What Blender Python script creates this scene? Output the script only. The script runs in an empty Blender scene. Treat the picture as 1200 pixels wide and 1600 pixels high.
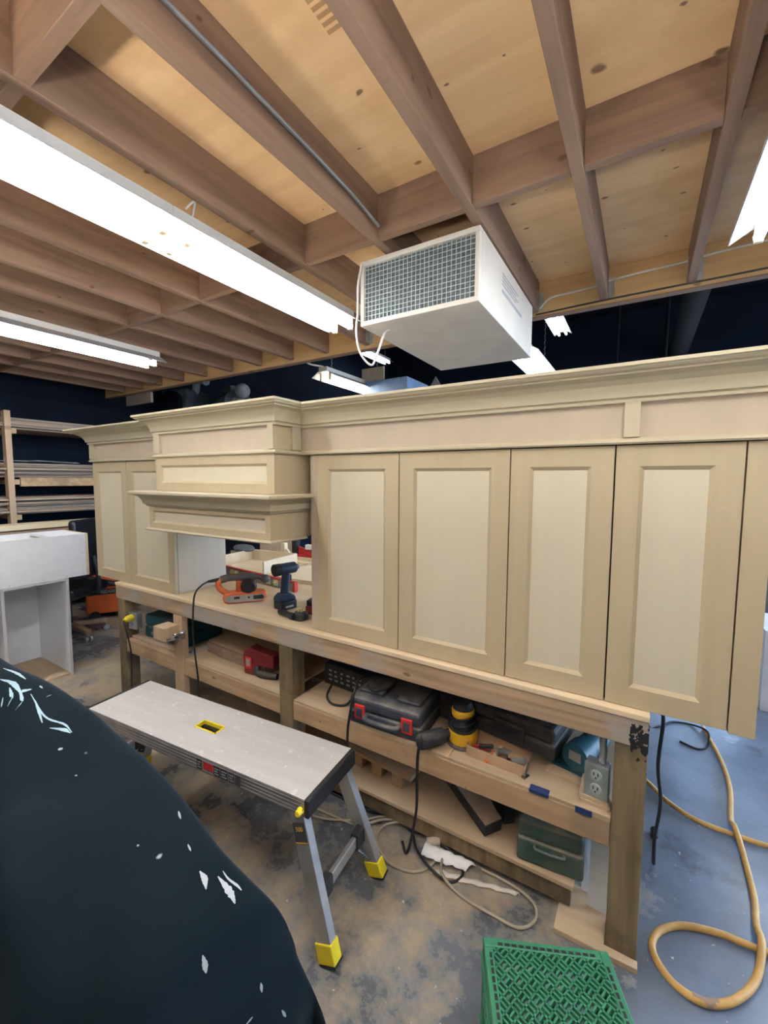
import bpy, bmesh, math, random
from mathutils import Vector, Matrix, noise
R = math.radians
random.seed(7)
SC = bpy.context.scene
C = SC.collection

# ------------------------------------------------------------------ materials
MATS = {}
def nt(name):
    m = bpy.data.materials.new(name); m.use_nodes = True
    t = m.node_tree; b = t.nodes['Principled BSDF']
    return m, t, b
def plain(name, col, rough=.5, metal=0.0, var=.12, scale=14, bump=0.0, trans=0.0):
    """base colour broken up by a soft noise so nothing is perfectly even"""
    m, t, b = nt(name)
    n, l = t.nodes, t.links
    tc = n.new('ShaderNodeTexCoord'); nz = n.new('ShaderNodeTexNoise')
    nz.inputs['Scale'].default_value = scale; nz.inputs['Detail'].default_value = 5
    l.new(tc.outputs['Object'], nz.inputs['Vector'])
    mp = n.new('ShaderNodeMapRange'); mp.inputs[1].default_value = .3; mp.inputs[2].default_value = .7
    mp.inputs[3].default_value = 1 - var; mp.inputs[4].default_value = 1 + var
    l.new(nz.outputs['Fac'], mp.inputs[0])
    mx = n.new('ShaderNodeMix'); mx.data_type = 'RGBA'; mx.blend_type = 'MULTIPLY'; mx.inputs[0].default_value = 1
    mx.inputs[6].default_value = (*col, 1)
    l.new(mp.outputs[0], mx.inputs[7]); l.new(mx.outputs[2], b.inputs['Base Color'])
    b.inputs['Roughness'].default_value = rough; b.inputs['Metallic'].default_value = metal
    if bump:
        bp = n.new('ShaderNodeBump'); bp.inputs['Strength'].default_value = bump; bp.inputs['Distance'].default_value = .004
        l.new(nz.outputs['Fac'], bp.inputs['Height']); l.new(bp.outputs[0], b.inputs['Normal'])
    MATS[name] = m
    return m
def dusty(name, col, dust, amount=.5, rough=.6, scale=9, up=True):
    """a coloured thing with sawdust lying on its upward faces"""
    m, t, b = nt(name); n, l = t.nodes, t.links
    tc = n.new('ShaderNodeTexCoord'); nz = n.new('ShaderNodeTexNoise')
    nz.inputs['Scale'].default_value = scale; nz.inputs['Detail'].default_value = 6; nz.inputs['Roughness'].default_value = .65
    l.new(tc.outputs['Object'], nz.inputs['Vector'])
    mp = n.new('ShaderNodeMapRange'); mp.inputs[1].default_value = .62 - .3*amount; mp.inputs[2].default_value = .72
    mp.inputs[3].default_value = .04; mp.inputs[4].default_value = min(1, .45 + amount*.5)
    l.new(nz.outputs['Fac'], mp.inputs[0])
    fac = mp.outputs[0]
    if up:
        g = n.new('ShaderNodeNewGeometry'); s = n.new('ShaderNodeSeparateXYZ'); l.new(g.outputs['Normal'], s.inputs[0])
        c = n.new('ShaderNodeMapRange'); c.inputs[1].default_value = .1; c.inputs[2].default_value = .9
        c.inputs[3].default_value = .25; c.inputs[4].default_value = 1.0
        l.new(s.outputs[2], c.inputs[0])
        mu = n.new('ShaderNodeMath'); mu.operation = 'MULTIPLY'; l.new(fac, mu.inputs[0]); l.new(c.outputs[0], mu.inputs[1]); fac = mu.outputs[0]
    mx = n.new('ShaderNodeMix'); mx.data_type = 'RGBA'
    mx.inputs[6].default_value = (*col, 1); mx.inputs[7].default_value = (*dust, 1)
    l.new(fac, mx.inputs[0]); l.new(mx.outputs[2], b.inputs['Base Color'])
    b.inputs['Roughness'].default_value = rough
    MATS[name] = m
    return m
def wood(name, c1, c2, axis='Y', scale=1.0, rough=.7, knots=0.0, stain=0.0, stain_col=(.05,.04,.035), bump=.08, knot_scale=4.0, plane=None, srange=(.56,.72)):
    """grain stretched along one axis, optional knots and dark weathered stains"""
    m, t, b = nt(name); n, l = t.nodes, t.links
    tc = n.new('ShaderNodeTexCoord'); oi = n.new('ShaderNodeObjectInfo')
    ad = n.new('ShaderNodeVectorMath'); ad.operation = 'ADD'
    sc = n.new('ShaderNodeVectorMath'); sc.operation = 'SCALE'; sc.inputs[3].default_value = 7.0
    cx = n.new('ShaderNodeCombineXYZ')
    for i in range(3): l.new(oi.outputs['Random'], cx.inputs[i])
    l.new(cx.outputs[0], sc.inputs[0]); l.new(tc.outputs['Object'], ad.inputs[0]); l.new(sc.outputs[0], ad.inputs[1])
    mp = n.new('ShaderNodeMapping')
    s = {'X': (1.5, 22, 22), 'Y': (22, 1.5, 22), 'Z': (22, 22, 1.5)}[axis]
    mp.inputs['Scale'].default_value = [q*scale for q in s]
    l.new(ad.outputs[0], mp.inputs['Vector'])
    nz = n.new('ShaderNodeTexNoise'); nz.inputs['Scale'].default_value = 1; nz.inputs['Detail'].default_value = 6; nz.inputs['Distortion'].default_value = .6
    l.new(mp.outputs[0], nz.inputs['Vector'])
    cr = n.new('ShaderNodeMix'); cr.data_type = 'RGBA'
    r0 = n.new('ShaderNodeMapRange'); r0.inputs[1].default_value = .3; r0.inputs[2].default_value = .7
    l.new(nz.outputs['Fac'], r0.inputs[0]); l.new(r0.outputs[0], cr.inputs[0])
    cr.inputs[6].default_value = (*c1, 1); cr.inputs[7].default_value = (*c2, 1)
    out = cr.outputs[2]
    if knots:
        vo = n.new('ShaderNodeTexVoronoi'); vo.inputs['Scale'].default_value = knot_scale
        m2 = n.new('ShaderNodeMapping')
        m2.inputs['Scale'].default_value = {'X': (.6,1.3,1.3), 'Y': (1.3,.6,1.3), 'Z': (1.3,1.3,.6)}[axis]
        src = ad.outputs[0]
        sp = n.new('ShaderNodeSeparateXYZ'); l.new(src, sp.inputs[0])
        cb = n.new('ShaderNodeCombineXYZ'); vo.voronoi_dimensions = '2D'
        m2.inputs['Scale'].default_value = (.7,1.2,1)
        a_, b_ = plane or {'X': (0,2), 'Y': (1,2), 'Z': (2,0)}[axis]
        l.new(sp.outputs[a_], cb.inputs[0]); l.new(sp.outputs[b_], cb.inputs[1])
        l.new(cb.outputs[0], m2.inputs['Vector'])
        wn_ = n.new('ShaderNodeTexNoise'); wn_.inputs['Scale'].default_value = 9; wn_.inputs['Detail'].default_value = 3
        l.new(m2.outputs[0], wn_.inputs['Vector'])
        wv = n.new('ShaderNodeVectorMath'); wv.operation = 'MULTIPLY_ADD'; wv.inputs[1].default_value = (.06,.06,0)
        l.new(wn_.outputs['Color'], wv.inputs[0]); l.new(m2.outputs[0], wv.inputs[2]); l.new(wv.outputs[0], vo.inputs['Vector'])
        kr = n.new('ShaderNodeMapRange'); kr.inputs[1].default_value = .055; kr.inputs[2].default_value = .10
        kr.inputs[3].default_value = knots; kr.inputs[4].default_value = 0
        sz = n.new('ShaderNodeSeparateColor'); l.new(vo.outputs['Color'], sz.inputs[0])
        sm_ = n.new('ShaderNodeMapRange'); sm_.inputs[1].default_value = .25; sm_.inputs[2].default_value = 1; sm_.inputs[3].default_value = 4.5; sm_.inputs[4].default_value = .8
        l.new(sz.outputs[0], sm_.inputs[0])
        dm = n.new('ShaderNodeMath'); dm.operation = 'MULTIPLY'; l.new(vo.outputs['Distance'], dm.inputs[0]); l.new(sm_.outputs[0], dm.inputs[1])
        l.new(dm.outputs[0], kr.inputs[0])
        km = n.new('ShaderNodeMix'); km.data_type = 'RGBA'; km.inputs[7].default_value = (.13,.06,.03,1)
        l.new(out, km.inputs[6]); l.new(kr.outputs[0], km.inputs[0]); out = km.outputs[2]
    if stain:
        n2 = n.new('ShaderNodeTexNoise'); n2.inputs['Scale'].default_value = 3.2; n2.inputs['Detail'].default_value = 7; n2.inputs['Roughness'].default_value = .6
        l.new(ad.outputs[0], n2.inputs['Vector'])
        sr = n.new('ShaderNodeMapRange'); sr.inputs[1].default_value = srange[0]; sr.inputs[2].default_value = srange[1]
        sr.inputs[3].default_value = 0; sr.inputs[4].default_value = stain
        l.new(n2.outputs['Fac'], sr.inputs[0])
        sm = n.new('ShaderNodeMix'); sm.data_type = 'RGBA'; sm.inputs[7].default_value = (*stain_col, 1)
        l.new(out, sm.inputs[6]); l.new(sr.outputs[0], sm.inputs[0]); out = sm.outputs[2]
    l.new(out, b.inputs['Base Color']); b.inputs['Roughness'].default_value = rough
    if bump:
        bp = n.new('ShaderNodeBump'); bp.inputs['Strength'].default_value = bump; bp.inputs['Distance'].default_value = .003
        l.new(nz.outputs['Fac'], bp.inputs['Height']); l.new(bp.outputs[0], b.inputs['Normal'])
    MATS[name] = m
    return m
def glow(name, col, strength):
    m, t, b = nt(name)
    b.inputs['Base Color'].default_value = (.9,.9,.9,1)
    b.inputs['Emission Color'].default_value = (*col, 1); b.inputs['Emission Strength'].default_value = strength
    MATS[name] = m
    return m

DUST = (.50,.41,.29)
wood('mdf_frame', (.44,.36,.225), (.47,.385,.245), 'Z', .8, .75, bump=.02)
wood('mdf_panel', (.57,.51,.365), (.59,.53,.38), 'Z', .8, .65, bump=.02)
wood('mdf_trim', (.44,.385,.26), (.49,.425,.29), 'X', .9, .65, bump=.02)
wood('mdf_side', (.46,.375,.275), (.49,.40,.295), 'Z', .8, .75, bump=.02)
wood('joist', (.20,.122,.08), (.31,.20,.135), 'Y', 1, .8, knots=.75, stain=.35, stain_col=(.11,.065,.045), knot_scale=2.6)
wood('block', (.20,.12,.078), (.30,.19,.127), 'X', 1, .8, knots=.7, stain=.4, stain_col=(.10,.06,.04), knot_scale=3)
wood('rim', (.50,.32,.14), (.60,.41,.2), 'X', 1, .8, knots=.6, stain=.3, stain_col=(.2,.12,.06), knot_scale=2.5)
wood('deck', (.76,.50,.265), (.88,.62,.35), 'X', .5, .75, knots=.85, stain=.55, srange=(.5,.7), stain_col=(.62,.37,.17), knot_scale=4.6, plane=(0,1))
wood('lumber', (.36,.23,.125), (.52,.36,.21), 'X', 1, .8, knots=.7, stain=.6, stain_col=(.25,.165,.10), bump=.2, srange=(.5,.64))
wood('apron', (.25,.16,.09), (.48,.34,.21), 'X', 1, .75, knots=.8, stain=.85, stain_col=(.33,.30,.26), bump=.25, srange=(.47,.60))
wood('post', (.13,.09,.042), (.25,.185,.10), 'Z', 1.2, .85, knots=.5, stain=.8, stain_col=(.065,.05,.03), bump=.25, srange=(.48,.62))
wood('stud', (.42,.29,.18), (.5,.36,.23), 'Z', 1, .8, knots=.5)
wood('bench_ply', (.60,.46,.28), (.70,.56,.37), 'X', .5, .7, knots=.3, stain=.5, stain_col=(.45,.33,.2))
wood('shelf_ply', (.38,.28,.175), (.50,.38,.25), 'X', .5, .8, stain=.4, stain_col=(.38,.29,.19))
wood('pale_ply', (.68,.55,.36), (.76,.64,.45), 'X', .5, .65, bump=.03)
wood('cream_board', (.72,.60,.38), (.80,.68,.46), 'Y', .6, .6, bump=.03)
wood('rack_board', (.22,.15,.105), (.32,.23,.165), 'Y', .8, .8, stain=.3, stain_col=(.2,.14,.1))
wood('rack_grey', (.24,.20,.165), (.33,.285,.24), 'Y', .8, .8)
wood('dark_plank', (.30,.23,.17), (.37,.29,.21), 'Y', .8, .8)
wood('chair_wood', (.24,.15,.085), (.34,.23,.14), 'X', 1, .45)
plain('white_melamine', (.80,.82,.86), .3, var=.03)
plain('melamine_edge', (.52,.52,.52), .5, var=.05)
plain('steel_paint', (.78,.76,.72), .45, var=.05, scale=5)
plain('cleaner_body', (.64,.60,.53), .5, var=.07, scale=6)
plain('filter_grey', (.11,.14,.145), .9, var=.35, scale=60, bump=.5)
plain('wire_grey', (.55,.60,.58), .45, metal=.4)
plain('galvanised', (.50,.52,.53), .4, metal=.8, var=.2)
plain('chrome', (.75,.75,.75), .18, metal=1.0)
plain('black_plastic', (.016,.017,.02), .45, var=.3)
plain('black_rubber', (.014,.014,.016), .65, var=.3)
dusty('black_dusty', (.02,.021,.025), (.23,.19,.14), .35, .65)
dusty('case_navy', (.018,.028,.055), (.30,.27,.21), .8, .6, 7)
dusty('case_black', (.02,.02,.022), (.22,.18,.13), .55, .6, 8)
dusty('case_green', (.012,.062,.052), (.36,.29,.2), .95, .55, 5)
dusty('teal', (.005,.085,.12), (.25,.24,.19), .35, .45)
dusty('teal_dark', (.004,.05,.07), (.2,.18,.14), .3, .5)
dusty('red_tool', (.17,.015,.02), (.28,.16,.12), .3, .45)
plain('red_latch', (.62,.035,.03), .4)
plain('red_paint', (.50,.03,.03), .4)
dusty('tool_yellow', (.78,.44,.015), (.5,.4,.25), .25, .45)
plain('bright_yellow', (.85,.66,.02), .4, var=.08)
plain('plug_yellow', (.85,.70,.05), .45)
plain('tool_orange', (.72,.17,.05), .45)
plain('vac_orange', (.72,.13,.025), .5)
plain('tool_blue', (.022,.042,.085), .45)
plain('tool_grey', (.12,.11,.11), .5)
plain('plate_grey', (.33,.32,.31), .45, metal=.3)
plain('blue_box', (.20,.34,.60), .5)
plain('blue_clamp', (.03,.10,.55), .4)
plain('navy_wall', (.008,.0125,.022), .9, var=.25, scale=2)
plain('black_ceiling', (.006,.008,.013), .9, var=.3, scale=2)
plain('dark_machine', (.10,.125,.16), .7, var=.35, scale=6)
plain('light_machine', (.34,.38,.43), .7, var=.2)
plain('duct_dark', (.008,.009,.012), .9)
plain('cord_beige', (.36,.31,.23), .6)
plain('cord_black', (.013,.013,.015), .5)
plain('cord_white', (.62,.60,.56), .5)
plain('conduit', (.30,.30,.30), .4, metal=.6)
plain('hose_yellow', (.52,.30,.085), .5, var=.18, scale=20)
plain('hose_tape', (.30,.22,.15), .6)
plain('crate_green', (.035,.19,.10), .45, var=.12, scale=18)
plain('paper', (.78,.78,.76), .7)
plain('paper_dirty', (.6,.54,.46), .8)
plain('acrylic_white', (.66,.67,.69), .5, var=.08)
plain('cardboard', (.45,.30,.18), .8)
plain('tape_blue', (.015,.035,.12), .6)
plain('dark_print', (.05,.05,.055), .5)
plain('grey_print', (.36,.36,.37), .6)
plain('white_print', (.42,.43,.43), .6)
plain('light_blue_print', (.30,.42,.48), .7)
plain('gold_print', (.75,.45,.05), .5)
plain('stamp_ink', (.48,.29,.14), .8)
plain('leather_black', (.013,.013,.016), .35)
plain('char', (.012,.011,.011), .9)
plain('yellow_vial', (.70,.75,.05), .3)
plain('tea_pad', (.10,.11,.12), .5)
plain('holder_cream', (.70,.62,.40), .5)
plain('white_plastic', (.8,.8,.78), .4)
glow('fill_lens', (1.0,.95,.88), 88.0)  # glowing top of the added fill lights
glow('tube_cool', (.95,.97,1.0), 25.0)
glow('tube_far', (.84,.92,1.0), 11.0)
glow('tube_warm', (1.0,.90,.72), 14.0)

for k_ in ('navy_wall','duct_dark','black_ceiling','dark_machine'): MATS[k_].node_tree.nodes['Principled BSDF'].inputs['Specular IOR Level'].default_value = .1
plain('reflector_grey', (.42,.43,.45), .5)

def floor_mat():
    m, t, b = nt('painted_concrete'); n, l = t.nodes, t.links
    tc = n.new('ShaderNodeTexCoord')
    def noi(scale, det=6, rough=.6):
        z = n.new('ShaderNodeTexNoise'); z.inputs['Scale'].default_value = scale; z.inputs['Detail'].default_value = det
        z.inputs['Roughness'].default_value = rough; l.new(tc.outputs['Object'], z.inputs['Vector']); return z
    def rng(src, a, b_, c=0., d=1.):
        r = n.new('ShaderNodeMapRange'); r.inputs[1].default_value = a; r.inputs[2].default_value = b_
        r.inputs[3].default_value = c; r.inputs[4].default_value = d; l.new(src, r.inputs[0]); return r.outputs[0]
    def mix(f, c1, c2):
        x = n.new('ShaderNodeMix'); x.data_type = 'RGBA'; l.new(f, x.inputs[0])
        for s, i in ((c1, 6), (c2, 7)):
            if isinstance(s, tuple): x.inputs[i].default_value = (*s, 1)
            else: l.new(s, x.inputs[i])
        return x.outputs[2]
    base = mix(rng(noi(3.0).outputs['Fac'], .38, .62), (.085,.094,.105), (.165,.178,.195))
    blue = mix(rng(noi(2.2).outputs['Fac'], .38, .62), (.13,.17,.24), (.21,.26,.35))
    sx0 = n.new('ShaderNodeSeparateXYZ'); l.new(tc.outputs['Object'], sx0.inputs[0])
    base = mix(rng(sx0.outputs[0], -.05, .25), base, blue)      # bluish daylight glare put into the floor colour beyond the bench end
    base = mix(rng(noi(1.4, 8, .7).outputs['Fac'], .55, .68, 0, .8), base, (.035,.036,.038))
    big = noi(.9, 3); med = noi(4.5, 8, .72)
    # sawdust: more of it in front of the bench, less on the right-hand side
    sx = n.new('ShaderNodeSeparateXYZ'); l.new(tc.outputs['Object'], sx.inputs[0])
    bias = rng(sx.outputs[0], -.15, .15, .05, -.10)
    ad = n.new('ShaderNodeMath'); ad.operation = 'MULTIPLY_ADD'; ad.inputs[1].default_value = .5
    l.new(big.outputs['Fac'], ad.inputs[0]); l.new(bias, ad.inputs[2])
    a2 = n.new('ShaderNodeMath'); a2.operation = 'MULTIPLY_ADD'; a2.inputs[1].default_value = .6
    l.new(med.outputs['Fac'], a2.inputs[0]); l.new(ad.outputs[0], a2.inputs[2])
    dust = rng(a2.outputs[0], .55, .66, 0, .9)
    out = mix(dust, base, (.38,.30,.20))
    speck = rng(noi(42, 2).outputs['Fac'], .70, .76, 0, .8)
    out = mix(speck, out, (.62,.58,.50))
    l.new(out, b.inputs['Base Color'])
    rg = rng(dust, 0, .8, .22, .8); l.new(rg, b.inputs['Roughness'])
    bp = n.new('ShaderNodeBump'); bp.inputs['Strength'].default_value = .12; bp.inputs['Distance'].default_value = .01
    l.new(med.outputs['Fac'], bp.inputs['Height']); l.new(bp.outputs[0], b.inputs['Normal'])
    MATS['floor'] = m
floor_mat()

def cloth_mat():
    m, t, b = nt('navy_fleece'); n, l = t.nodes, t.links
    tc = n.new('ShaderNodeTexCoord')
    z = n.new('ShaderNodeTexNoise'); z.inputs['Scale'].default_value = 5; z.inputs['Detail'].default_value = 6
    l.new(tc.outputs['Object'], z.inputs['Vector'])
    r = n.new('ShaderNodeMix'); r.data_type = 'RGBA'; r.inputs[6].default_value = (.0035,.0075,.011,1); r.inputs[7].default_value = (.0075,.0145,.020,1)
    l.new(z.outputs['Fac'], r.inputs[0])
    s = n.new('ShaderNodeTexNoise'); s.inputs['Scale'].default_value = 11; s.inputs['Detail'].default_value = 3
    mp = n.new('ShaderNodeMapping'); mp.inputs['Scale'].default_value = (1.6,1.6,.5); l.new(tc.outputs['Object'], mp.inputs[0]); l.new(mp.outputs[0], s.inputs['Vector'])
    sr = n.new('ShaderNodeMapRange'); sr.inputs[1].default_value = .75; sr.inputs[2].default_value = .80; l.new(s.outputs['Fac'], sr.inputs[0])
    x = n.new('ShaderNodeMix'); x.data_type = 'RGBA'; x.inputs[7].default_value = (.40,.42,.43,1)
    l.new(sr.outputs[0], x.inputs[0]); l.new(r.outputs[2], x.inputs[6]); l.new(x.outputs[2], b.inputs['Base Color'])
    b.inputs['Roughness'].default_value = .9; b.inputs['Specular IOR Level'].default_value = .12
    b.inputs['Sheen Weight'].default_value = .10; b.inputs['Sheen Roughness'].default_value = .4
    b.inputs['Sheen Tint'].default_value = (.45,.65,.85,1)
    f = n.new('ShaderNodeTexNoise'); f.inputs['Scale'].default_value = 400
    l.new(tc.outputs['Object'], f.inputs['Vector'])
    bp = n.new('ShaderNodeBump'); bp.inputs['Strength'].default_value = .15; bp.inputs['Distance'].default_value = .002
    l.new(f.outputs['Fac'], bp.inputs['Height']); l.new(bp.outputs[0], b.inputs['Normal'])
    MATS['cloth'] = m
cloth_mat()

def alu_mat():
    m, t, b = nt('scuffed_aluminium'); n, l = t.nodes, t.links
    tc = n.new('ShaderNodeTexCoord')
    mp = n.new('ShaderNodeMapping'); mp.inputs['Scale'].default_value = (1.2, 14, 1.2); l.new(tc.outputs['Object'], mp.inputs[0])
    z = n.new('ShaderNodeTexNoise'); z.inputs['Scale'].default_value = 2.5; z.inputs['Detail'].default_value = 8; l.new(mp.outputs[0], z.inputs['Vector'])
    r = n.new('ShaderNodeMix'); r.data_type = 'RGBA'; r.inputs[6].default_value = (.44,.43,.42,1); r.inputs[7].default_value = (.62,.60,.57,1)
    l.new(z.outputs['Fac'], r.inputs[0])
    s = n.new('ShaderNodeTexNoise'); s.inputs['Scale'].default_value = 26; s.inputs['Detail'].default_value = 4; l.new(tc.outputs['Object'], s.inputs['Vector'])
    sr = n.new('ShaderNodeMapRange'); sr.inputs[1].default_value = .62; sr.inputs[2].default_value = .8; l.new(s.outputs['Fac'], sr.inputs[0])
    x = n.new('ShaderNodeMix'); x.data_type = 'RGBA'; x.inputs[7].default_value = (.80,.78,.73,1)
    l.new(sr.outputs[0], x.inputs[0]); l.new(r.outputs[2], x.inputs[6]); l.new(x.outputs[2], b.inputs['Base Color'])
    b.inputs['Metallic'].default_value = .25; b.inputs['Roughness'].default_value = .5
    MATS['alu_top'] = m
alu_mat()
plain('alu', (.50,.50,.50), .38, metal=.7, var=.15)
plain('alu_side', (.34,.33,.33), .38, metal=.6, var=.15)

# ------------------------------------------------------------------ mesh helpers
class MB:
    def __init__(s): s.bm = bmesh.new()
    def _xf(s, vs, M):
        if M is not None:
            for v in vs: v.co = M @ v.co
    def box(s, a, b, M=None):
        x0,y0,z0 = [min(a[i], b[i]) for i in range(3)]; x1,y1,z1 = [max(a[i], b[i]) for i in range(3)]
        v = [s.bm.verts.new(p) for p in ((x0,y0,z0),(x1,y0,z0),(x1,y1,z0),(x0,y1,z0),(x0,y0,z1),(x1,y0,z1),(x1,y1,z1),(x0,y1,z1))]
        for f in ((3,2,1,0),(4,5,6,7),(0,1,5,4),(1,2,6,5),(2,3,7,6),(3,0,4,7)): s.bm.faces.new([v[i] for i in f])
        s._xf(v, M); return s
    def bar(s, p, q, w, h, up=(0,0,1)):
        """rectangular bar from p to q, width w sideways and h along 'up'"""
        p, q = Vector(p), Vector(q); d = (q-p).normalized(); u = Vector(up)
        sd = d.cross(u)
        if sd.length < 1e-4: sd = d.cross(Vector((1,0,0)))
        sd.normalize(); u = sd.cross(d).normalized()
        v = []
        for c in (p, q):
            for a, b in ((-1,-1),(1,-1),(1,1),(-1,1)): v.append(s.bm.verts.new(c + sd*(a*w/2) + u*(b*h/2)))
        for f in ((0,1,2,3),(7,6,5,4),(0,4,5,1),(1,5,6,2),(2,6,7,3),(3,7,4,0)): s.bm.faces.new([v[i] for i in f])
        return s
    def cyl(s, p, q, r, r2=None, n=20, caps=True):
        p, q = Vector(p), Vector(q); d = (q-p).normalized()
        a = d.orthogonal().normalized(); b = d.cross(a); r2 = r if r2 is None else r2
        A, B = [], []
        for i in range(n):
            t = 2*math.pi*i/n; o = a*math.cos(t) + b*math.sin(t)
            A.append(s.bm.verts.new(p + o*r)); B.append(s.bm.verts.new(q + o*r2))
        for i in range(n): s.bm.faces.new((A[i], A[(i+1)%n], B[(i+1)%n], B[i]))
        if caps: s.bm.faces.new(A[::-1]); s.bm.faces.new(B)
        return s
    def tube(s, pts, r, n=8, smooth=True, step=8):
        P = spline(pts, step) if smooth else [Vector(p) for p in pts]
        prev = None; rings = []
        nrm = (P[1]-P[0]).orthogonal().normalized()
        for i, p in enumerate(P):
            d = (P[min(i+1, len(P)-1)] - P[max(i-1, 0)])
            if d.length < 1e-9: continue
            d.normalize(); nrm = (nrm - d*nrm.dot(d))
            nrm = nrm.normalized() if nrm.length > 1e-6 else d.orthogonal().normalized()
            b = d.cross(nrm)
            ring = [s.bm.verts.new(p + (nrm*math.cos(2*math.pi*k/n) + b*math.sin(2*math.pi*k/n))*r) for k in range(n)]
            if prev:
                for k in range(n): s.bm.faces.new((prev[k], prev[(k+1)%n], ring[(k+1)%n], ring[k]))
            else: s.bm.faces.new(ring[::-1])
            prev = ring
        s.bm.faces.new(prev)
        return s
    def lathe(s, prof, c=(0,0,0), n=24, M=None):
        """prof = (radius, z) list, bottom to top, about z"""
        rings = []; vs = []
        for r, z in prof:
            ring = [s.bm.verts.new((c[0]+max(r,1e-4)*math.cos(2*math.pi*i/n), c[1]+max(r,1e-4)*math.sin(2*math.pi*i/n), c[2]+z)) for i in range(n)]
            rings.append(ring); vs += ring
        for a, b in zip(rings, rings[1:]):
            for i in range(n): s.bm.faces.new((a[i], a[(i+1)%n], b[(i+1)%n], b[i]))
        s.bm.faces.new(rings[0][::-1]); s.bm.faces.new(rings[-1]); s._xf(vs, M); return s
    def prism(s, poly, a0, a1, axis='Y', M=None):
        """extrude a closed 2-D outline; axis X: poly=(y,z), Y: poly=(x,z), Z: poly=(x,y)"""
        f = {'X': lambda u,v,w: (w,u,v), 'Y': lambda u,v,w: (u,w,v), 'Z': lambda u,v,w: (u,v,w)}[axis]
        A = [s.bm.verts.new(f(u,v,a0)) for u,v in poly]; B = [s.bm.verts.new(f(u,v,a1)) for u,v in poly]
        n = len(poly)
        for i in range(n): s.bm.faces.new((A[i], A[(i+1)%n], B[(i+1)%n], B[i]))
        s.bm.faces.new(A[::-1]); s.bm.faces.new(B); s._xf(A+B, M); return s
    def sweep(s, prof, path, close=True):
        """moulding: prof=(out,z) closed outline swept along an XY polyline, out = right-hand side of travel, mitred"""
        rings = []
        P = [Vector((p[0], p[1])) for p in path]
        for i, p in enumerate(P):
            ns = []
            if i > 0: d = (p-P[i-1]).normalized(); ns.append(Vector((d.y, -d.x)))
            if i < len(P)-1: d = (P[i+1]-p).normalized(); ns.append(Vector((d.y, -d.x)))
            if len(ns) == 2:
                m = (ns[0]+ns[1]); m = m / (m.dot(ns[0]))
            else: m = ns[0]
            rings.append([s.bm.verts.new((p.x+m.x*o, p.y+m.y*o, z)) for o, z in prof])
        n = len(prof)
        for a, b in zip(rings, rings[1:]):
            for i in range(n): s.bm.faces.new((a[i], a[(i+1)%n], b[(i+1)%n], b[i]))
        s.bm.faces.new(rings[0][::-1]); s.bm.faces.new(rings[-1]); return s
    def frame(s, x0, x1, z0, z1, y, w, ch=.012, dep=.009, th=.02):
        """door frame facing -Y with a chamfered opening"""
        def ring(i, yy): return [s.bm.verts.new(p) for p in ((x0+i,yy,z0+i),(x1-i,yy,z0+i),(x1-i,yy,z1-i),(x0+i,yy,z1-i))]
        e = .0012
        rs = [ring(w+ch, y+th), ring(0, y+th), ring(0, y+e), ring(e, y), ring(w, y), ring(w+ch, y+dep)]
        rs.append(rs[0])
        for a, b in zip(rs, rs[1:]):
            for k in range(4): s.bm.faces.new((a[k], a[(k+1)%4], b[(k+1)%4], b[k]))
        return s
    def ball(s, c, r, sc=(1,1,1), n=14, M=None):
        k = bmesh.ops.create_uvsphere(s.bm, u_segments=n, v_segments=max(6, n*2//3), radius=r)
        for v in k['verts']:
            v.co = Vector((v.co.x*sc[0], v.co.y*sc[1], v.co.z*sc[2])) + Vector(c)
        s._xf(k['verts'], M); return s
    def build(s, name, mat, parent=None, bevel=0, smooth=None, world=False, seg=2, weld=0, solid=0, sub=0):
        bm = s.bm
        if weld: bmesh.ops.remove_doubles(bm, verts=bm.verts, dist=weld)
        bmesh.ops.recalc_face_normals(bm, faces=bm.faces)
        me = bpy.data.meshes.new(name)
        if world and parent is not None: bm.transform(parent_world(parent).inverted())
        bm.to_mesh(me); bm.free()
        me.materials.append(MATS[mat])
        o = bpy.data.objects.new(name, me); C.objects.link(o)
        if parent is not None: o.parent = parent
        if smooth is not None:
            me.shade_smooth()
            me.set_sharp_from_angle(angle=R(smooth))
        if bevel:
            m = o.modifiers.new('bevel', 'BEVEL'); m.width = bevel; m.segments = seg; m.limit_method = 'ANGLE'; m.angle_limit = R(40)
            m.harden_normals = False
        if solid:
            m = o.modifiers.new('thick', 'SOLIDIFY'); m.thickness = solid
        if sub:
            m = o.modifiers.new('sub', 'SUBSURF'); m.levels = sub; m.render_levels = sub
        return o
def parent_world(o):
    M = o.matrix_basis.copy()
    while o.parent is not None: o = o.parent; M = o.matrix_basis @ M
    return M
def spline(pts, step=8):
    P = [Vector(p) for p in pts]; out = []
    Q = [P[0]*2-P[1]] + P + [P[-1]*2-P[-2]]
    for i in range(1, len(Q)-2):
        a, b, c, d = Q[i-1:i+3]
        for k in range(step):
            t = k/step
            out.append(.5*((2*b) + (c-a)*t + (2*a-5*b+4*c-d)*t*t + (3*b-a-3*c+d)*t**3))
    out.append(P[-1]); return out
def tag(o, label, cat, group=None, kind=None):
    o['label'] = label; o['category'] = cat
    if group: o['group'] = group
    if kind: o['kind'] = kind
    return o
def thing(name, label, cat, loc=(0,0,0), rz=0, group=None):
    o = bpy.data.objects.new(name, None); C.objects.link(o)
    o.location = loc; o.rotation_euler = (0,0,rz); o.empty_display_size = .1
    o.matrix_basis = Matrix.Translation(loc) @ Matrix.Rotation(rz, 4, 'Z')
    return tag(o, label, cat, group)
def struct(name, mb, mat, parent=None, **k):
    o = mb.build(name, mat, parent, **k)
    if parent is None: o['kind'] = 'structure'
    return o
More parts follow.
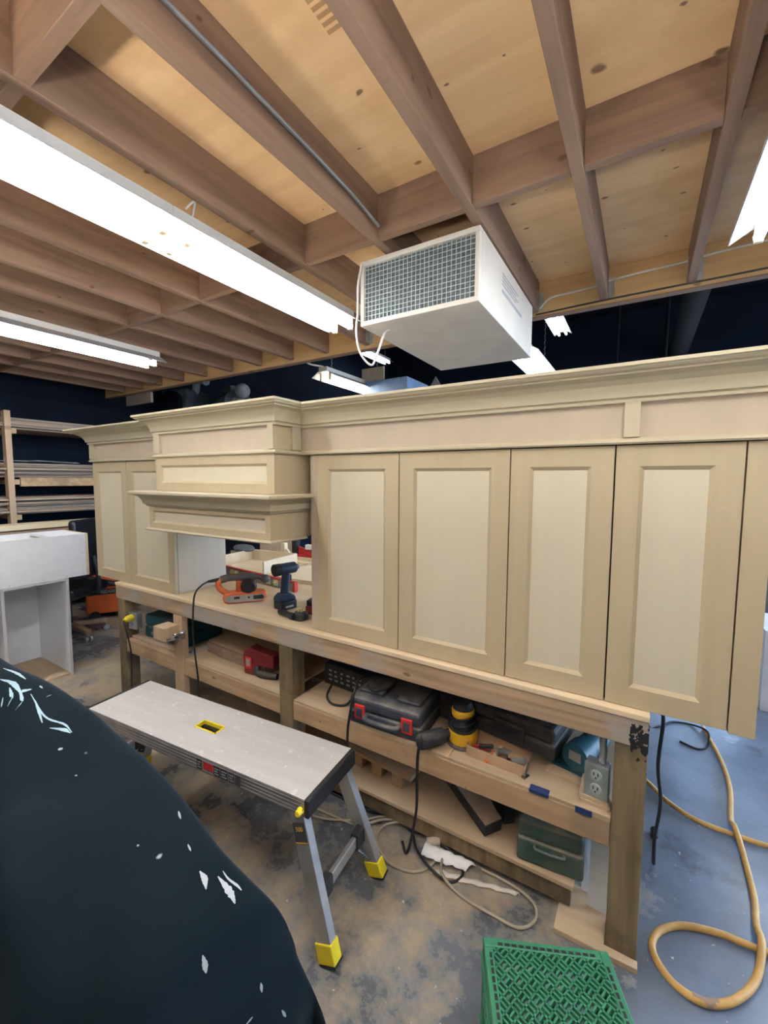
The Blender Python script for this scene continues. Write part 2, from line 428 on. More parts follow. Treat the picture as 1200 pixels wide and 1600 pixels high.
def dup(root, loc, rz=0, label=None, group=None):
    r = root.copy(); C.objects.link(r)
    r.matrix_basis = Matrix.Translation(loc) @ Matrix.Rotation(rz, 4, 'Z')
    if label: r['label'] = label
    if group: r['group'] = group
    for ch in root.children:
        c = ch.copy(); C.objects.link(c); c.parent = r
        for g in ch.children:
            d = g.copy(); C.objects.link(d); d.parent = c
    return r
def text_mesh(txt, size, M, depth=.002, bold=0.0):
    cu = bpy.data.curves.new('txt', 'FONT'); cu.body = txt; cu.size = size; cu.extrude = depth; cu.offset = bold
    cu.align_x = 'CENTER'; cu.align_y = 'CENTER'
    ob = bpy.data.objects.new('txt', cu); C.objects.link(ob)
    bpy.context.view_layer.update()
    me = bpy.data.meshes.new_from_object(ob.evaluated_get(bpy.context.evaluated_depsgraph_get()))
    bpy.data.objects.remove(ob); bpy.data.curves.remove(cu)
    mb = MB(); mb.bm.from_mesh(me); bpy.data.meshes.remove(me)
    mb.bm.transform(M); return mb
def rot(axis, deg): return Matrix.Rotation(R(deg), 4, axis)
def T(*v): return Matrix.Translation(v)
# ------------------------------------------------------------------ room shell
LW, RW, BW, FW, CZ = -6.0, 5.0, 10.0, -4.0, 4.9
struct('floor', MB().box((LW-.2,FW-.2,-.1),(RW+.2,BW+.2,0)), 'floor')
struct('wall_left', MB().box((LW-.2,FW,0),(LW,BW,CZ)), 'navy_wall')
SY0, SY1, SZ_ = 2.6, 7.6, 3.2        # unseen door opening added in the right-hand wall for daylight
struct('wall_right', MB().box((RW,FW,0),(RW+.2,SY0,CZ)).box((RW,SY1,0),(RW+.2,BW,CZ)).box((RW,SY0,SZ_),(RW+.2,SY1,CZ)), 'navy_wall')
def portal(loc, rot_, sx, sy):
    l = bpy.data.lights.new('daylight_portal', 'AREA'); l.shape = 'RECTANGLE'; l.size = sx; l.size_y = sy; l.cycles.is_portal = True
    o = bpy.data.objects.new('daylight_portal', l); C.objects.link(o); o.location = loc; o.rotation_euler = rot_
portal((RW+.1,(SY0+SY1)/2,SZ_/2), (0,R(90),0), SZ_, SY1-SY0)
portal((2.3,BW+.1,1.35), (R(-90),0,0), 3.8, 2.7)
struct('wall_front', MB().box((LW-.2,FW-.2,0),(RW+.2,FW,CZ)), 'navy_wall')
# back wall with an unseen door opening added to let daylight in
DX0, DX1, DZ = .4, 4.2, 2.7
struct('wall_back', MB().box((LW-.2,BW,0),(DX0,BW+.2,CZ)).box((DX1,BW,0),(RW+.2,BW+.2,CZ)).box((DX0,BW,DZ),(DX1,BW+.2,CZ)), 'navy_wall')
mb = MB()
for i in range(34):
    y = FW + i*.42
    mb.box((LW-.2,y,CZ),(RW+.2,y+.21,CZ+.1)); mb.box((LW-.2,y+.21,CZ+.05),(RW+.2,y+.42,CZ+.1))
struct('ceiling', mb, 'black_ceiling')
for i, y in enumerate((4.6, 6.4, 8.2)):
    mb = MB().box((LW,y,4.55),(RW,y+.06,4.6)).box((LW,y,4.84),(RW,y+.06,4.9))
    x = LW
    while x < RW-.4:
        mb.bar((x,y+.03,4.58),(x+.3,y+.03,4.86),.02,.02); mb.bar((x+.3,y+.03,4.86),(x+.6,y+.03,4.58),.02,.02); x += .6
    struct('trim_%d' % (i+1), mb, 'black_ceiling')
for i, (x, y) in enumerate(((-.35,6.2),(.15,5.6))):
    tag(MB().cyl((x,y,2.2),(x+.02,y,4.55),.02,n=8).build('sprinkler_drop', 'duct_dark', smooth=40),
        ('thin dark pipe hanging from the black roof, left of the two by the duct','thin dark pipe hanging from the black roof beside the wide duct')[i], 'pipe')
tag(MB().cyl((.48,3.4,3.92),(.48,9.9,3.92),.15,n=24).build('air_duct', 'duct_dark', smooth=40), 'wide dark round duct under the black roof beyond the joists', 'duct')

# mezzanine deck: plywood on joists
HZ, JD = 2.6, .184
RY = 2.85
struct('trim_4', MB().box((LW,-3.6,HZ+JD),(2.4,RY+.045,HZ+JD+.018)), 'deck')
jx = [-5.53,-5.13,-4.73,-4.32,-3.92,-3.52,-3.11,-2.71,-2.31,-1.90,-1.48,-1.055,-.625,-.235,.18,.59,1.0,1.41,1.82]
n = 5
for k, x in enumerate(jx):
    struct('trim_%d' % n, MB().box((x-.0205,-3.6,HZ),(x+.0205,RY-.002,HZ+JD)), 'joist', bevel=.002); n += 1
for a, b in zip(jx, jx[1:]):
    struct('trim_%d' % n, MB().box((a+.021,1.63,HZ+.003),(b-.021,1.668,HZ+JD-.001)), 'block', bevel=.002); n += 1
for (a, b), y in (((-1.48,-1.055),.505), ((-1.90,-1.48),.505), ((-2.31,-1.9),.505)):
    struct('trim_%d' % n, MB().box((a+.021,y,HZ+.003),(b-.021,y+.038,HZ+JD-.001)), 'block', bevel=.002); n += 1
struct('trim_%d' % n, MB().box((LW,RY,HZ-.022),(2.4,RY+.043,HZ+JD)), 'rim', bevel=.002); n += 1
struct('trim_%d' % n, MB().box((LW+.0,RY-.001,HZ-.03),(2.4,RY+.05,HZ-.022)), 'block'); n += 1
struct('trim_%d' % n, MB().box((2.4,-3.6,HZ-.02),(2.443,RY+.04,HZ+JD)), 'rim'); n += 1
# joist hangers at the rim
mb = MB()
for x in jx[9:]:
    mb.box((x+.0205,RY-.06,HZ+.01),(x+.023,RY-.0005,HZ+.12)); mb.box((x-.023,RY-.06,HZ+.01),(x-.0205,RY-.0005,HZ+.12))
    mb.box((x+.023,RY-.003,HZ+.01),(x+.05,RY-.0005,HZ+.12))
struct('trim_%d' % n, mb, 'galvanised'); n += 1
# plywood grade stamps
mb = MB()
for i in range(7):
    mb.box((-.80+.0*i,.86+i*.022,HZ+JD-.0008),(-.71 if i % 3 else -.75,.872+i*.022,HZ+JD-.0003))
for i in range(3): mb.box((-.21+.045*i,.62,HZ+JD-.0008),(-.20+.045*i,.70,HZ+JD-.0003))
mb.box((-.215,.615,HZ+JD-.0008),(-.11,.622,HZ+JD-.0003))
struct('trim_%d' % n, mb, 'stamp_ink'); n += 1

# conduit along the joist, white cable along the rim
tag(MB().tube([(-1.022,-3.0,2.685),(-1.022,.4,2.685),(-1.022,.95,2.68),(-1.022,1.4,2.665),(-1.012,1.6,2.63)],.008,8).build('conduit_pipe','conduit',smooth=50),
    'thin grey conduit pipe running along the ceiling joist', 'pipe')
cab = [(-.60,2.80,2.60),(-.5,2.84,2.68),(-.35,2.842,2.69),(-.26,2.80,2.67)]
tag(MB().tube([(-.585,2.79,2.60),(-.53,2.838,2.672),(-.40,2.842,2.68),(-.275,2.838,2.685),(-.21,2.82,2.692),(-.05,2.842,2.71),(.14,2.838,2.712),(.22,2.82,2.715),(.4,2.84,2.73),(.9,2.84,2.74)],.006,8).build('power_cable','cord_white',smooth=50),
    'white cable stapled along the wooden edge beam right of the air cleaner', 'cable')
tag(MB().tube([(-.62,2.845,2.588),(-.2,2.845,2.598),(.3,2.845,2.60),(.9,2.845,2.605)],.005,6).build('signal_cable','cord_black',smooth=50),
    'thin black cable along the bottom of the wooden edge beam', 'cable')

# ------------------------------------------------------------------ fluorescent fixtures
def fixture(name, label, cat, loc, L=1.2, rz=0, tube='tube_cool', hang=0, group=None):
    """loc = centre of the underside of the reflector; runs along local y"""
    t = thing(name, label, cat, loc, rz, group)
    h = L/2
    mb = MB().box((-.055,-h,.052),(.055,h,.098)); mb.build('housing', 'steel_paint', t, bevel=.004)
    mb = MB(); w = .15
    prof = [(-w,.0),(-w+.004,-.003),(-.06,.05),(.06,.05),(w-.004,-.003),(w,.0),(.062,.054),(-.062,.054)]
    mb.prism(prof, -h, h, 'Y'); mb.build('reflector', 'reflector_grey', t, smooth=None)
    for s in (-1, 1):
        tb = MB().cyl((s*.06,-h+.05,-.012),(s*.06,h-.05,-.012),.0175,n=14); tb.build('tube', tube, t, smooth=50)
        for e in (-1, 1):
            MB().box((s*.06-.014,e*(h-.05)-.012,-.034),(s*.06+.014,e*(h-.05)+.012,.052)).build('lamp_holder', 'holder_cream', t, bevel=.004)
    if hang:
        mb = MB()
        for e in (-1, 1):
            y = e*(h-.15); z = .098; k = 0
            while z < .098+hang:
                a, b = ((.008,.002) if k % 2 else (.002,.008))
                mb.tube([(-a,y-b,z),(a*.2,y+0,z+.02),(a,y+b,z+.04),(-a*.2,y,z+.02),(-a,y-b,z)],.0022,5,step=2)
                z += .036; k += 1
        mb.build('chain', 'galvanised', t)
    return t
LZ = 2.502
F1 = fixture('tube_light', 'long fluorescent light under the joists at upper left, section nearest the camera', 'light', (-1.645,.43,LZ), group=None)
dup(F1, (-1.645,1.63,LZ), 0, 'fluorescent light under the joists whose end points at the air cleaner')
dup(F1, (-3.55,1.50,LZ), 0, 'far left fluorescent light under the joists beyond the long bright one')
dup(F1, (.405,1.66,LZ), 0, 'fluorescent light at the upper right edge of the photo')
dup(F1, (.405,.45,LZ), 0, 'fluorescent light overhead at right, nearest section out of view')
dup(F1, (-.2,-1.3,LZ), 0, 'unseen fluorescent light added overhead behind the camera')  # out-of-frame fixture added for brightness
for i, (x, y) in enumerate(((-1.75,-.75),(-.15,-.75),(1.15,-.55))):  # unseen fill lights, added to brighten the ceiling and its bounce
    wl = thing('added_fill_light', ('added unseen fill light on a stand behind the camera at left, aimed at the joists','added unseen fill light on a stand straight behind the camera, aimed at the joists','added unseen fill light on a stand beside the camera at right, aimed at the joists')[i], 'fill light', (x,y,0))
    for k in range(3):
        a = 2*math.pi*k/3; MB().cyl((0,0,.45),(.38*math.cos(a),.38*math.sin(a),.012),.012,n=8).build('leg','black_plastic',wl)
    MB().cyl((0,0,.3),(0,0,1.30),.015,n=10).build('pole','black_plastic',wl)
    hd = MB().box((-.16,-.12,1.301),(.16,.12,1.34)).build('lamp_head','tool_yellow',wl,bevel=.01)
    MB().box((-.14,-.10,1.3405),(.14,.10,1.345)).build('lens','fill_lens',hd)
dup(F1, (-3.55,-.1,LZ), 0, 'unseen fluorescent light added overhead at far left, near section')  # another unseen fixture added to lift the brightness
A = fixture('hanging_tube_light', 'warm white tube light hanging by chains above the hood crown', 'light', (-2.86,4.05,2.60), tube='tube_warm', hang=1.6)
Cc = fixture('hanging_tube_light', 'bright tube light hanging just behind the air cleaner box', 'light', (-.98,4.55,2.70), tube='tube_far', hang=1.6)
dup(Cc, (-1.35,7.9,4.2), 0, 'small far tube light seen right of the air cleaner under the edge beam')
dup(Cc, (-5.1,7.9,4.2), 0, 'small far tube light seen above the blue box')
for ch in Cc.children: pass
dup(Cc, (1.25,3.9,3.0), 0, 'added unseen tube light over the floor right of the cabinets, nearer one')  # unseen pair of tubes, added to brighten the floor at right
dup(Cc, (1.25,5.5,3.0), 0, 'added unseen tube light over the floor right of the cabinets, farther one')
dup(Cc, (2.6,5.5,3.6), 0, 'added tube light hidden behind the cabinets at right')  # hidden tube added to light the back room
# loose end wires of the front fixtures
tag(MB().tube([(-1.50,1.02,2.55),(-1.49,1.04,2.58),(-1.50,1.06,2.592),(-1.53,1.07,2.56)],.004,6).build('ballast_wire','cord_white',smooth=50), 'short white wire at the joint of the long ceiling light', 'cable')
tag(MB().tube([(-2.86,3.46,2.7),(-2.95,3.3,2.72),(-3.0,3.1,2.84),(-2.95,2.92,2.9),(-2.93,2.9,2.75)],.009,6).build('light_cable','cord_white',smooth=50), 'beige cable looping from the edge beam to the warm hanging light', 'cable')

# ------------------------------------------------------------------ air cleaner under the joists
AX0, AX1, AY0, AY1, AZ0, AZ1 = -1.20, -.607, 1.735, 2.70, 2.285, 2.585
t = thing('air_cleaner', 'beige ceiling air cleaner box with grey wire grille', 'air cleaner', ((AX0+AX1)/2, (AY0+AY1)/2, AZ0))
mb = MB().box((AX0,AY0+.03,AZ0),(AX1,AY1,AZ1)).box((AX0,AY0,AZ0),(AX1,AY0+.03,AZ0+.022)).box((AX0,AY0,AZ1-.022),(AX1,AY0+.03,AZ1))
mb.box((AX0,AY0,AZ0+.022),(AX0+.02,AY0+.03,AZ1-.022)).box((AX1-.02,AY0,AZ0+.022),(AX1,AY0+.03,AZ1-.022))
mb.build('body', 'cleaner_body', t, world=True, bevel=.003)
MB().box((AX0+.02,AY0+.02,AZ0+.022),(AX1-.02,AY0+.029,AZ1-.022)).build('filter', 'filter_grey', t, world=True)
mb = MB()
nx, nz = 26, 12
for i in range(nx+1):
    x = AX0+.02 + (AX1-AX0-.04)*i/nx; mb.cyl((x,AY0+.006,AZ0+.02),(x,AY0+.006,AZ1-.02),.0013,n=6)
for i in range(nz+1):
    z = AZ0+.022 + (AZ1-AZ0-.044)*i/nz; mb.cyl((AX0+.018,AY0+.004,z),(AX1-.018,AY0+.004,z),.0013,n=6)
mb.build('grille', 'wire_grey', t, world=True)
mb = MB()
for i in range(4):
    mb.box((AX1+.0002,2.06,AZ0+.235-i*.016),(AX1+.0008,2.36-(i % 2)*.05,AZ0+.243-i*.016))
mb.box((AX1+.0002,2.06,AZ0+.15),(AX1+.0008,2.44,AZ0+.168))
mb.build('label', 'grey_print', t, world=True)
mb = MB()
for x, y in ((AX0+.03,AY0+.12),(AX1-.03,AY0+.12),(AX0+.03,AY1-.12),(AX1-.03,AY1-.12)):
    mb.tube([(x,y,AZ1-.005),(x+.006,y,AZ1+.02),(x,y,AZ1+.04),(x-.004,y,HZ+.06)],.003,6)
mb.build('hook', 'galvanised', t, world=True)
tag(MB().tube([(AX0+.012,1.728,2.57),(AX0-.006,1.725,2.48),(AX0-.008,1.725,2.36),(AX0-.02,1.728,2.26),(AX0+.0,1.735,2.16),(AX0+.055,1.75,2.10),(AX0+.085,1.76,2.16),(AX0+.10,1.80,2.26),(AX0+.10,1.84,2.284)],.0055,8).build('cleaner_cord','cord_white',smooth=50),
    'white power cord looping down in front of the air cleaner', 'cord')

# ------------------------------------------------------------------ cabinets
YC, ZB, ZD = 1.495, .832, 1.655      # front plane, bottom, top of the doors
FZ0, FZ1, FZ2 = 1.66, 1.784, 1.883   # frieze and crown heights
CR = [(o, FZ1+z) for o, z in ((0,-.002),(.015,-.002),(.016,.006),(.013,.010),(.013,.013),(.021,.013),(.022,.021),(.025,.032),(.033,.048),(.047,.062),(.063,.070),(.070,.0715),(.070,.077),(.080,.079),(.086,.084),(.088,.089),(.094,.089),(.094,FZ2-FZ1),(0,FZ2-FZ1))]
BEAD = [(0,FZ0-.002),(.014,FZ0-.002),(.018,FZ0+.003),(.016,FZ0+.010),(.008,FZ0+.016),(0,FZ0+.018)]
def door(root, x0, x1, z0=ZB, z1=ZD, y=YC, w=.064, label=None):
    d = MB().frame(x0, x1, z0, z1, y, w).build('door', 'mdf_frame', root, world=True)
    MB().box((x0+w+.008,y+.0088,z0+w+.008),(x1-w-.008,y+.0185,z1-w-.008)).build('door_panel', 'mdf_panel', d, world=True)
    if label: d['label'] = label
    return d
# right-hand bank
t = thing('wall_cabinet', 'long unpainted four-door wall cabinet standing on the right of the bench', 'cabinet', (-.5,1.7,ZB))
mb = MB().box((-1.318,YC+.024,ZB),(.30,YC+.042,ZD)).box((-1.318,YC+.042,ZB),(-1.30,YC+.37,ZD)).box((.282,YC+.042,ZB),(.30,YC+.37,ZD))
mb.box((-1.30,YC+.042,ZB),(.282,YC+.37,ZB+.018)).box((-1.30,YC+.352,ZB+.018),(.282,YC+.37,ZD)).box((-1.318,YC+.024,ZD),(.30,YC+.37,FZ2-.01))
mb.build('carcass', 'char', t, world=True)
MB().box((-1.318,YC+.003,ZB),(-1.281,YC+.0235,ZD)).build('filler_strip', 'mdf_side', t, world=True, bevel=.001)
for a, b in ((-1.279,-.845),(-.841,-.397),(-.393,-.0745),(-.070,.2395)): door(t, a, b)
MB().box((.2435,YC,ZB-.006),(.303,YC+.375,ZD)).build('end_panel', 'mdf_frame', t, world=True, bevel=.001)
MB().box((-1.40,YC+.001,FZ0),(.42,YC+.024,FZ2-.012)).build('frieze', 'mdf_side', t, world=True)
for x in (-.032, .385): MB().box((x-.021,YC-.013,FZ0+.018),(x+.021,YC+.001,FZ1)).build('frieze_block', 'mdf_trim', t, world=True, bevel=.001)
MB().sweep(BEAD, [(-1.40,YC+.001),(.42,YC+.001)]).build('bead_moulding', 'mdf_trim', t, world=True, smooth=18)
MB().sweep(CR, [(-1.385,YC+.001),(.42,YC+.001)]).build('crown_moulding', 'mdf_trim', t, world=True, smooth=18)
# left-hand cabinet
LX0, LX1 = -3.375, -2.415
t = thing('wall_cabinet', 'narrow unpainted two-door wall cabinet at the left end of the bench', 'cabinet', (-2.9,1.7,ZB))
mb = MB().box((LX0+.018,YC+.024,ZB),(LX1-.018,YC+.042,ZD)).box((LX0+.018,YC+.35,ZB),(LX1-.018,YC+.37,ZD)).box((LX0+.018,YC+.042,ZB),(LX1-.018,YC+.35,ZB+.018)).box((LX0,YC+.024,ZD),(LX1,YC+.37,FZ2-.01))
mb.build('carcass', 'char', t, world=True)
for x in (LX0, LX1-.018): MB().box((x,YC+.0235,ZB),(x+.018,YC+.37,ZD)).build('side_panel', 'mdf_side', t, world=True)
door(t, LX0, -2.93); door(t, -2.926, LX1)
MB().box((LX0,YC+.001,FZ0),(LX1,YC+.024,FZ2-.012)).build('frieze', 'mdf_side', t, world=True)
MB().box((LX0-.004,YC-.013,FZ0+.018),(LX0+.06,YC+.001,FZ1)).box((LX0-.013,YC-.013,FZ0+.018),(LX0,YC+.06,FZ1)).build('frieze_block', 'mdf_trim', t, world=True, bevel=.001)
MB().box((LX1-.042,YC-.013,FZ0+.018),(LX1,YC+.001,FZ1)).build('frieze_block', 'mdf_trim', t, world=True, bevel=.001)
pth = [(LX0,YC+.37),(LX0,YC+.001),(LX1,YC+.001)]
MB().sweep(BEAD, pth).build('bead_moulding', 'mdf_trim', t, world=True, smooth=18)
CRL = [(o*1.35, z) for o, z in CR]
MB().sweep(CRL, pth).build('crown_moulding', 'mdf_trim', t, world=True, smooth=18)
# hood between them
HX0, HX1, HY = -2.28, -1.372, 1.33
t = thing('range_hood', 'unpainted panelled range hood between the two wall cabinets', 'range hood', (-1.85,1.5,1.27))
mb = MB().box((HX0,HY+.012,1.44),(HX1,YC+.36,FZ2-.01)).box((LX1+.002,YC+.03,1.44),(HX0,YC+.36,FZ2-.01)).box((HX1,YC+.055,1.275),(-1.3195,YC+.36,1.655))
mb.build('chimney', 'mdf_frame', t, world=True)
d = MB().frame(HX0, HX1, 1.478, FZ0, HY-.008, .045).build('front_frame', 'mdf_frame', t, world=True)
MB().box((HX0+.05,HY+.0008,1.525),(HX1-.05,HY+.0105,FZ0-.048)).build('front_panel', 'mdf_panel', d, world=True)
MB().box((HX0,HY,FZ0),(HX1,HY+.0115,FZ2-.012)).build('frieze', 'mdf_side', t, world=True)
for x in (HX0+.02, HX1-.035): MB().box((x-.026 if x < -2 else x,HY-.014,FZ0+.018),(x+.028 if x < -2 else x+.035,HY,FZ1)).build('frieze_block', 'mdf_trim', t, world=True, bevel=.001)
MB().box((HX1,HY+.095,FZ0+.018),(HX1+.012,HY+.15,FZ1)).build('frieze_block', 'mdf_trim', t, world=True, bevel=.001)
pth = [(HX0,YC+.02),(HX0,HY),(HX1,HY),(HX1,YC-.005)]
MB().sweep(BEAD, pth).build('bead_moulding', 'mdf_trim', t, world=True, smooth=18)
CRH = [(o*.92, z) for o, z in CR]
MB().sweep(CRH, pth).build('crown_moulding', 'mdf_trim', t, world=True, smooth=18)
# lower mantel: box, cove and shelf
MX0, MX1, MY = -2.31, -1.374, 1.302
MB().box((MX0,MY+.012,1.27),(MX1,YC+.36,1.44)).build('mantel_box', 'mdf_frame', t, world=True)
d = MB().frame(MX0, MX1, 1.275, 1.402, MY-.008, .03, ch=.01, dep=.008).build('mantel_frame', 'mdf_frame', t, world=True)
MB().box((MX0+.034,MY+.0002,1.309),(MX1-.034,MY+.0105,1.368)).build('mantel_panel', 'mdf_panel', d, world=True)
pth = [(MX0,YC+.02),(MX0,MY-.006),(MX1,MY-.006),(MX1,YC+.05)]
COVE = [(0,1.395),(.010,1.395),(.013,1.404),(.022,1.406),(.025,1.416),(.030,1.432),(.042,1.448),(.058,1.456),(.062,1.458),(0,1.458)]
MB().sweep(COVE, pth).build('cove_moulding', 'mdf_trim', t, world=True, smooth=18)
MB().sweep([(-.05,1.4585),(.072,1.4585),(.076,1.463),(.076,1.474),(.073,1.4775),(-.05,1.4775)], [(MX0,YC+.02),(MX0,MY-.006),(MX1,MY-.006),(MX1,YC+.055)]).build('mantel_shelf', 'mdf_trim', t, world=True, bevel=.001)
MB().sweep([(-.02,1.262),(.016,1.262),(.019,1.268),(.012,1.275),(-.02,1.275)], [(MX0,YC+.02),(MX0,MY-.006),(MX1,MY-.006),(MX1,YC+.02)]).build('bottom_bead', 'mdf_trim', t, world=True)

# ------------------------------------------------------------------ workbench
BX0, BX1, BY0, BY1, BT = -3.07, .055, 1.465, 2.95, .83
t = thing('workbench', 'big rough timber workbench with lower shelves under the cabinets', 'workbench', (-1.5,2.1,0))
MB().box((BX0,BY0-.004,BT-.018),(BX1,BY1,BT)).build('worktop', 'bench_ply', t, world=True, bevel=.002)
MB().box((BX0,BY0,BT-.108),(BX1,BY0+.038,BT-.0182)).build('apron', 'apron', t, world=True, bevel=.003)
MB().box((BX0,BY1-.038,BT-.108),(BX1,BY1,BT-.0182)).build('apron', 'apron', t, world=True, bevel=.003)
for x in (BX0, BX1-.038): MB().box((x,BY0+.039,BT-.108),(x+.038,BY1-.039,BT-.0182)).build('apron', 'apron', t, world=True)
# charred corner of the apron
mb = MB(); g = .0025
for i in range(30):
    for j in range(72):
        x = BX1-(i+1)*g; z = BT-.02-(j+1)*g
        d = math.hypot((BX1-.012-x)/.05, (BT-.085-z)/.075)
        v = noise.noise(Vector((x*55,z*38,1))) + .6*noise.noise(Vector((x*160,z*120,4)))
        if v > d*1.25-.72: mb.box((x,BY0-.0012,z),(x+g,BY0+.0004,z+g))
mb.build('charred_corner', 'char', t, world=True)['label'] = 'black scorched corner'
for x in (-.035, -1.51, -3.055): MB().box((x,BY0+.001,0),(x+.089,BY0+.09,BT-.109)).build('leg', 'post', t, world=True, bevel=.003)
for x in (-.035, -1.51, -3.055): MB().box((x,BY1-.09,0),(x+.089,BY1-.001,BT-.109)).build('leg', 'post', t, world=True, bevel=.003)
MB().box((-2.405,BY0+.001,0),(-2.316,BY0+.04,BT-.109)).build('leg', 'stud', t, world=True, bevel=.003)
for a, b in ((-2.965,-2.406),(-2.315,-1.511),(-1.420,-.036)):
    MB().box((a,BY0+.004,.357),(b,BY0+.042,.446)).build('rail', 'lumber', t, world=True, bevel=.003)
MB().box((-2.965,BY1-.13,.357),(-.04,BY1-.092,.446)).build('rail', 'lumber', t, world=True)
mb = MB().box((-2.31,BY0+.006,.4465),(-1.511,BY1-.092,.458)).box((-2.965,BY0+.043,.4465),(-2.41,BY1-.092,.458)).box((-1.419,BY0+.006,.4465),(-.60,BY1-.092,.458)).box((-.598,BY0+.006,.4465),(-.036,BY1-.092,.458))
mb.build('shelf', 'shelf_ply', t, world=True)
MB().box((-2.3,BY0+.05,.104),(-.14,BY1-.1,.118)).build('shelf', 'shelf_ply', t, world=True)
MB().box((-2.3,BY0+.062,.03),(-.15,BY0+.10,.1035)).build('shelf_rail', 'post', t, world=True)
for x in (-2.25,-1.1,-.2): MB().box((x,BY0+.101,0),(x+.04,BY1-.12,.1035)).build('shelf_rail', 'post', t, world=True)
MB().box((-.29,BY0-.001,.45),(-.225,BY0+.006,.459)).box((-.29,BY0+.0,.459),(-.225,BY0+.03,.4595)).box((-.14,BY0-.001,.44),(-.09,BY0+.004,.459)).build('blue_tape', 'tape_blue', t, world=True)['label'] = 'dark blue tape'
# added dark sheet standing in for the shade deep in the shelf bay
MB().box((-2.2,BY1-.55,.02),(.05,BY1-.54,.72)).build('shade_board', 'black_dusty', t, world=True)
SZ = .458
# clamp block screwed to the stud
b = thing('clamp_block', 'short wooden block with metal clamp fixed to the bench stud', 'block', (-2.4,1.40,.60))
MB().box((-2.455,BY0-.095,.585),(-2.345,BY0-.001,.665)).build('block', 'stud', b, world=True, bevel=.003)
MB().tube([(-2.34,BY0-.06,.60),(-2.31,BY0-.07,.615),(-2.28,BY0-.06,.635),(-2.27,BY0-.02,.64)],.008,8).cyl((-2.343,BY0-.075,.595),(-2.30,BY0-.05,.61),.012,n=10).box((-2.30,BY0-.045,.60),(-2.265,BY0-.012,.64)).build('clamp', 'chrome', b, world=True, smooth=40)

# ------------------------------------------------------------------ electric boxes on the bench legs
def outlet_box(label, loc, rz=0):
    o = thing('outlet_box', label, 'electrical outlet', loc, rz)
    MB().box((-.035,-.045,0),(.035,.0,.115)).build('box', 'galvanised', o, bevel=.004)
    MB().box((-.037,-.049,-.002),(.037,-.0455,.117)).build('cover_plate', 'galvanised', o, bevel=.002)
    for z in (.034,.082):
        f = MB().cyl((0,-.0495,z),(0,-.053,z),.0175,n=18).build('socket', 'wire_grey', o, smooth=40)
        MB().box((-.008,-.0545,z-.002),(-.005,-.0531,z+.009)).box((.005,-.0545,z-.002),(.008,-.0531,z+.009)).cyl((0,-.0545,z-.009),(0,-.0531,z-.009),.003,n=8).build('slot', 'black_plastic', f)
    return o
o = outlet_box('grey metal outlet box on a wood scrap by the right bench leg', (-.078,1.555,.483), R(-8))
MB().tube([(0.01,-.02,.117),(.014,-.02,.16),(.012,-.02,.2),(.03,-.0,.26)],.012,10).build('conduit', 'galvanised', o, smooth=50)
tag(MB().box((-.13,1.50,SZ+.0006),(-.04,1.64,SZ+.011)).box((-.135,1.505,SZ+.0115),(-.045,1.62,SZ+.024)).build('wood_scrap','shelf_ply',bevel=.001), 'two small plywood scraps under the right outlet box', 'board')
o = outlet_box('grey metal outlet box with yellow plug at the left bench leg', (-2.922,1.535,.52), R(12))
for zz in (.082,):
    MB().cyl((.0,-.055,zz),(0,-.092,zz),.024,.021,n=18).cyl((0,-.092,zz),(0,-.11,zz-.003),.015,.012,n=14).build('plug', 'plug_yellow', o, smooth=40)
tag(MB().tube([(-2.90,1.425,.597),(-2.875,1.415,.58),(-2.845,1.42,.50),(-2.835,1.43,.38),(-2.845,1.43,.2),(-2.86,1.43,.02),(-2.93,1.44,.008),(-3.1,1.5,.008)],.005,8).build('plug_cord','cord_black',smooth=50), 'dark cord hanging from the yellow plug to the floor', 'cord')
# ------------------------------------------------------------------ step stool / work platform
t = thing('work_platform', 'folding aluminium work platform with yellow handle slot and yellow feet', 'step stool', (-1.51,1.065,0), R(5))
L2, W2, PZ = .605, .148, .5
hx, hy, hc = .062, .028, .0      # hand slot half sizes / centre
mb = MB()
for i, (a, b) in enumerate(((-L2,hc-hx),(hc+hx,L2))): mb.box((a,-W2,PZ-.006),(b,W2,PZ))
mb.box((hc-hx,-W2,PZ-.006),(hc+hx,-hy,PZ)).box((hc-hx,hy,PZ-.006),(hc+hx,W2,PZ))
mb.build('deck', 'alu_top', t)
mb = MB()
for s in (-1, 1):
    mb.box((-L2,s*W2,PZ-.006),(L2,s*(W2-.004),PZ-.06))
    for k in range(4): mb.box((-L2,s*(W2+.0015),PZ-.012-k*.013),(L2,s*W2,PZ-.018-k*.013))
mb.box((-L2,-W2+.02,PZ-.058),(L2,-W2+.004,PZ-.054)).box((-L2,W2-.02,PZ-.058),(L2,W2-.004,PZ-.054))
mb.build('side_rail', 'alu_side', t)
mb = MB()
for a, b, c, d in ((hc-hx,-hy,hc+hx,-hy+.006),(hc-hx,hy-.006,hc+hx,hy),(hc-hx,-hy,hc-hx+.006,hy),(hc+hx-.006,-hy,hc+hx,hy)): mb.box((a,b,PZ-.014),(c,d,PZ+.002))
mb.build('handle_slot', 'bright_yellow', t)
for s in (-1, 1):
    MB().box((s*L2,-W2-.003,PZ-.062),(s*(L2+.018),W2+.003,PZ+.001)).build('end_cap', 'black_rubber', t, bevel=.004)
LP = {}
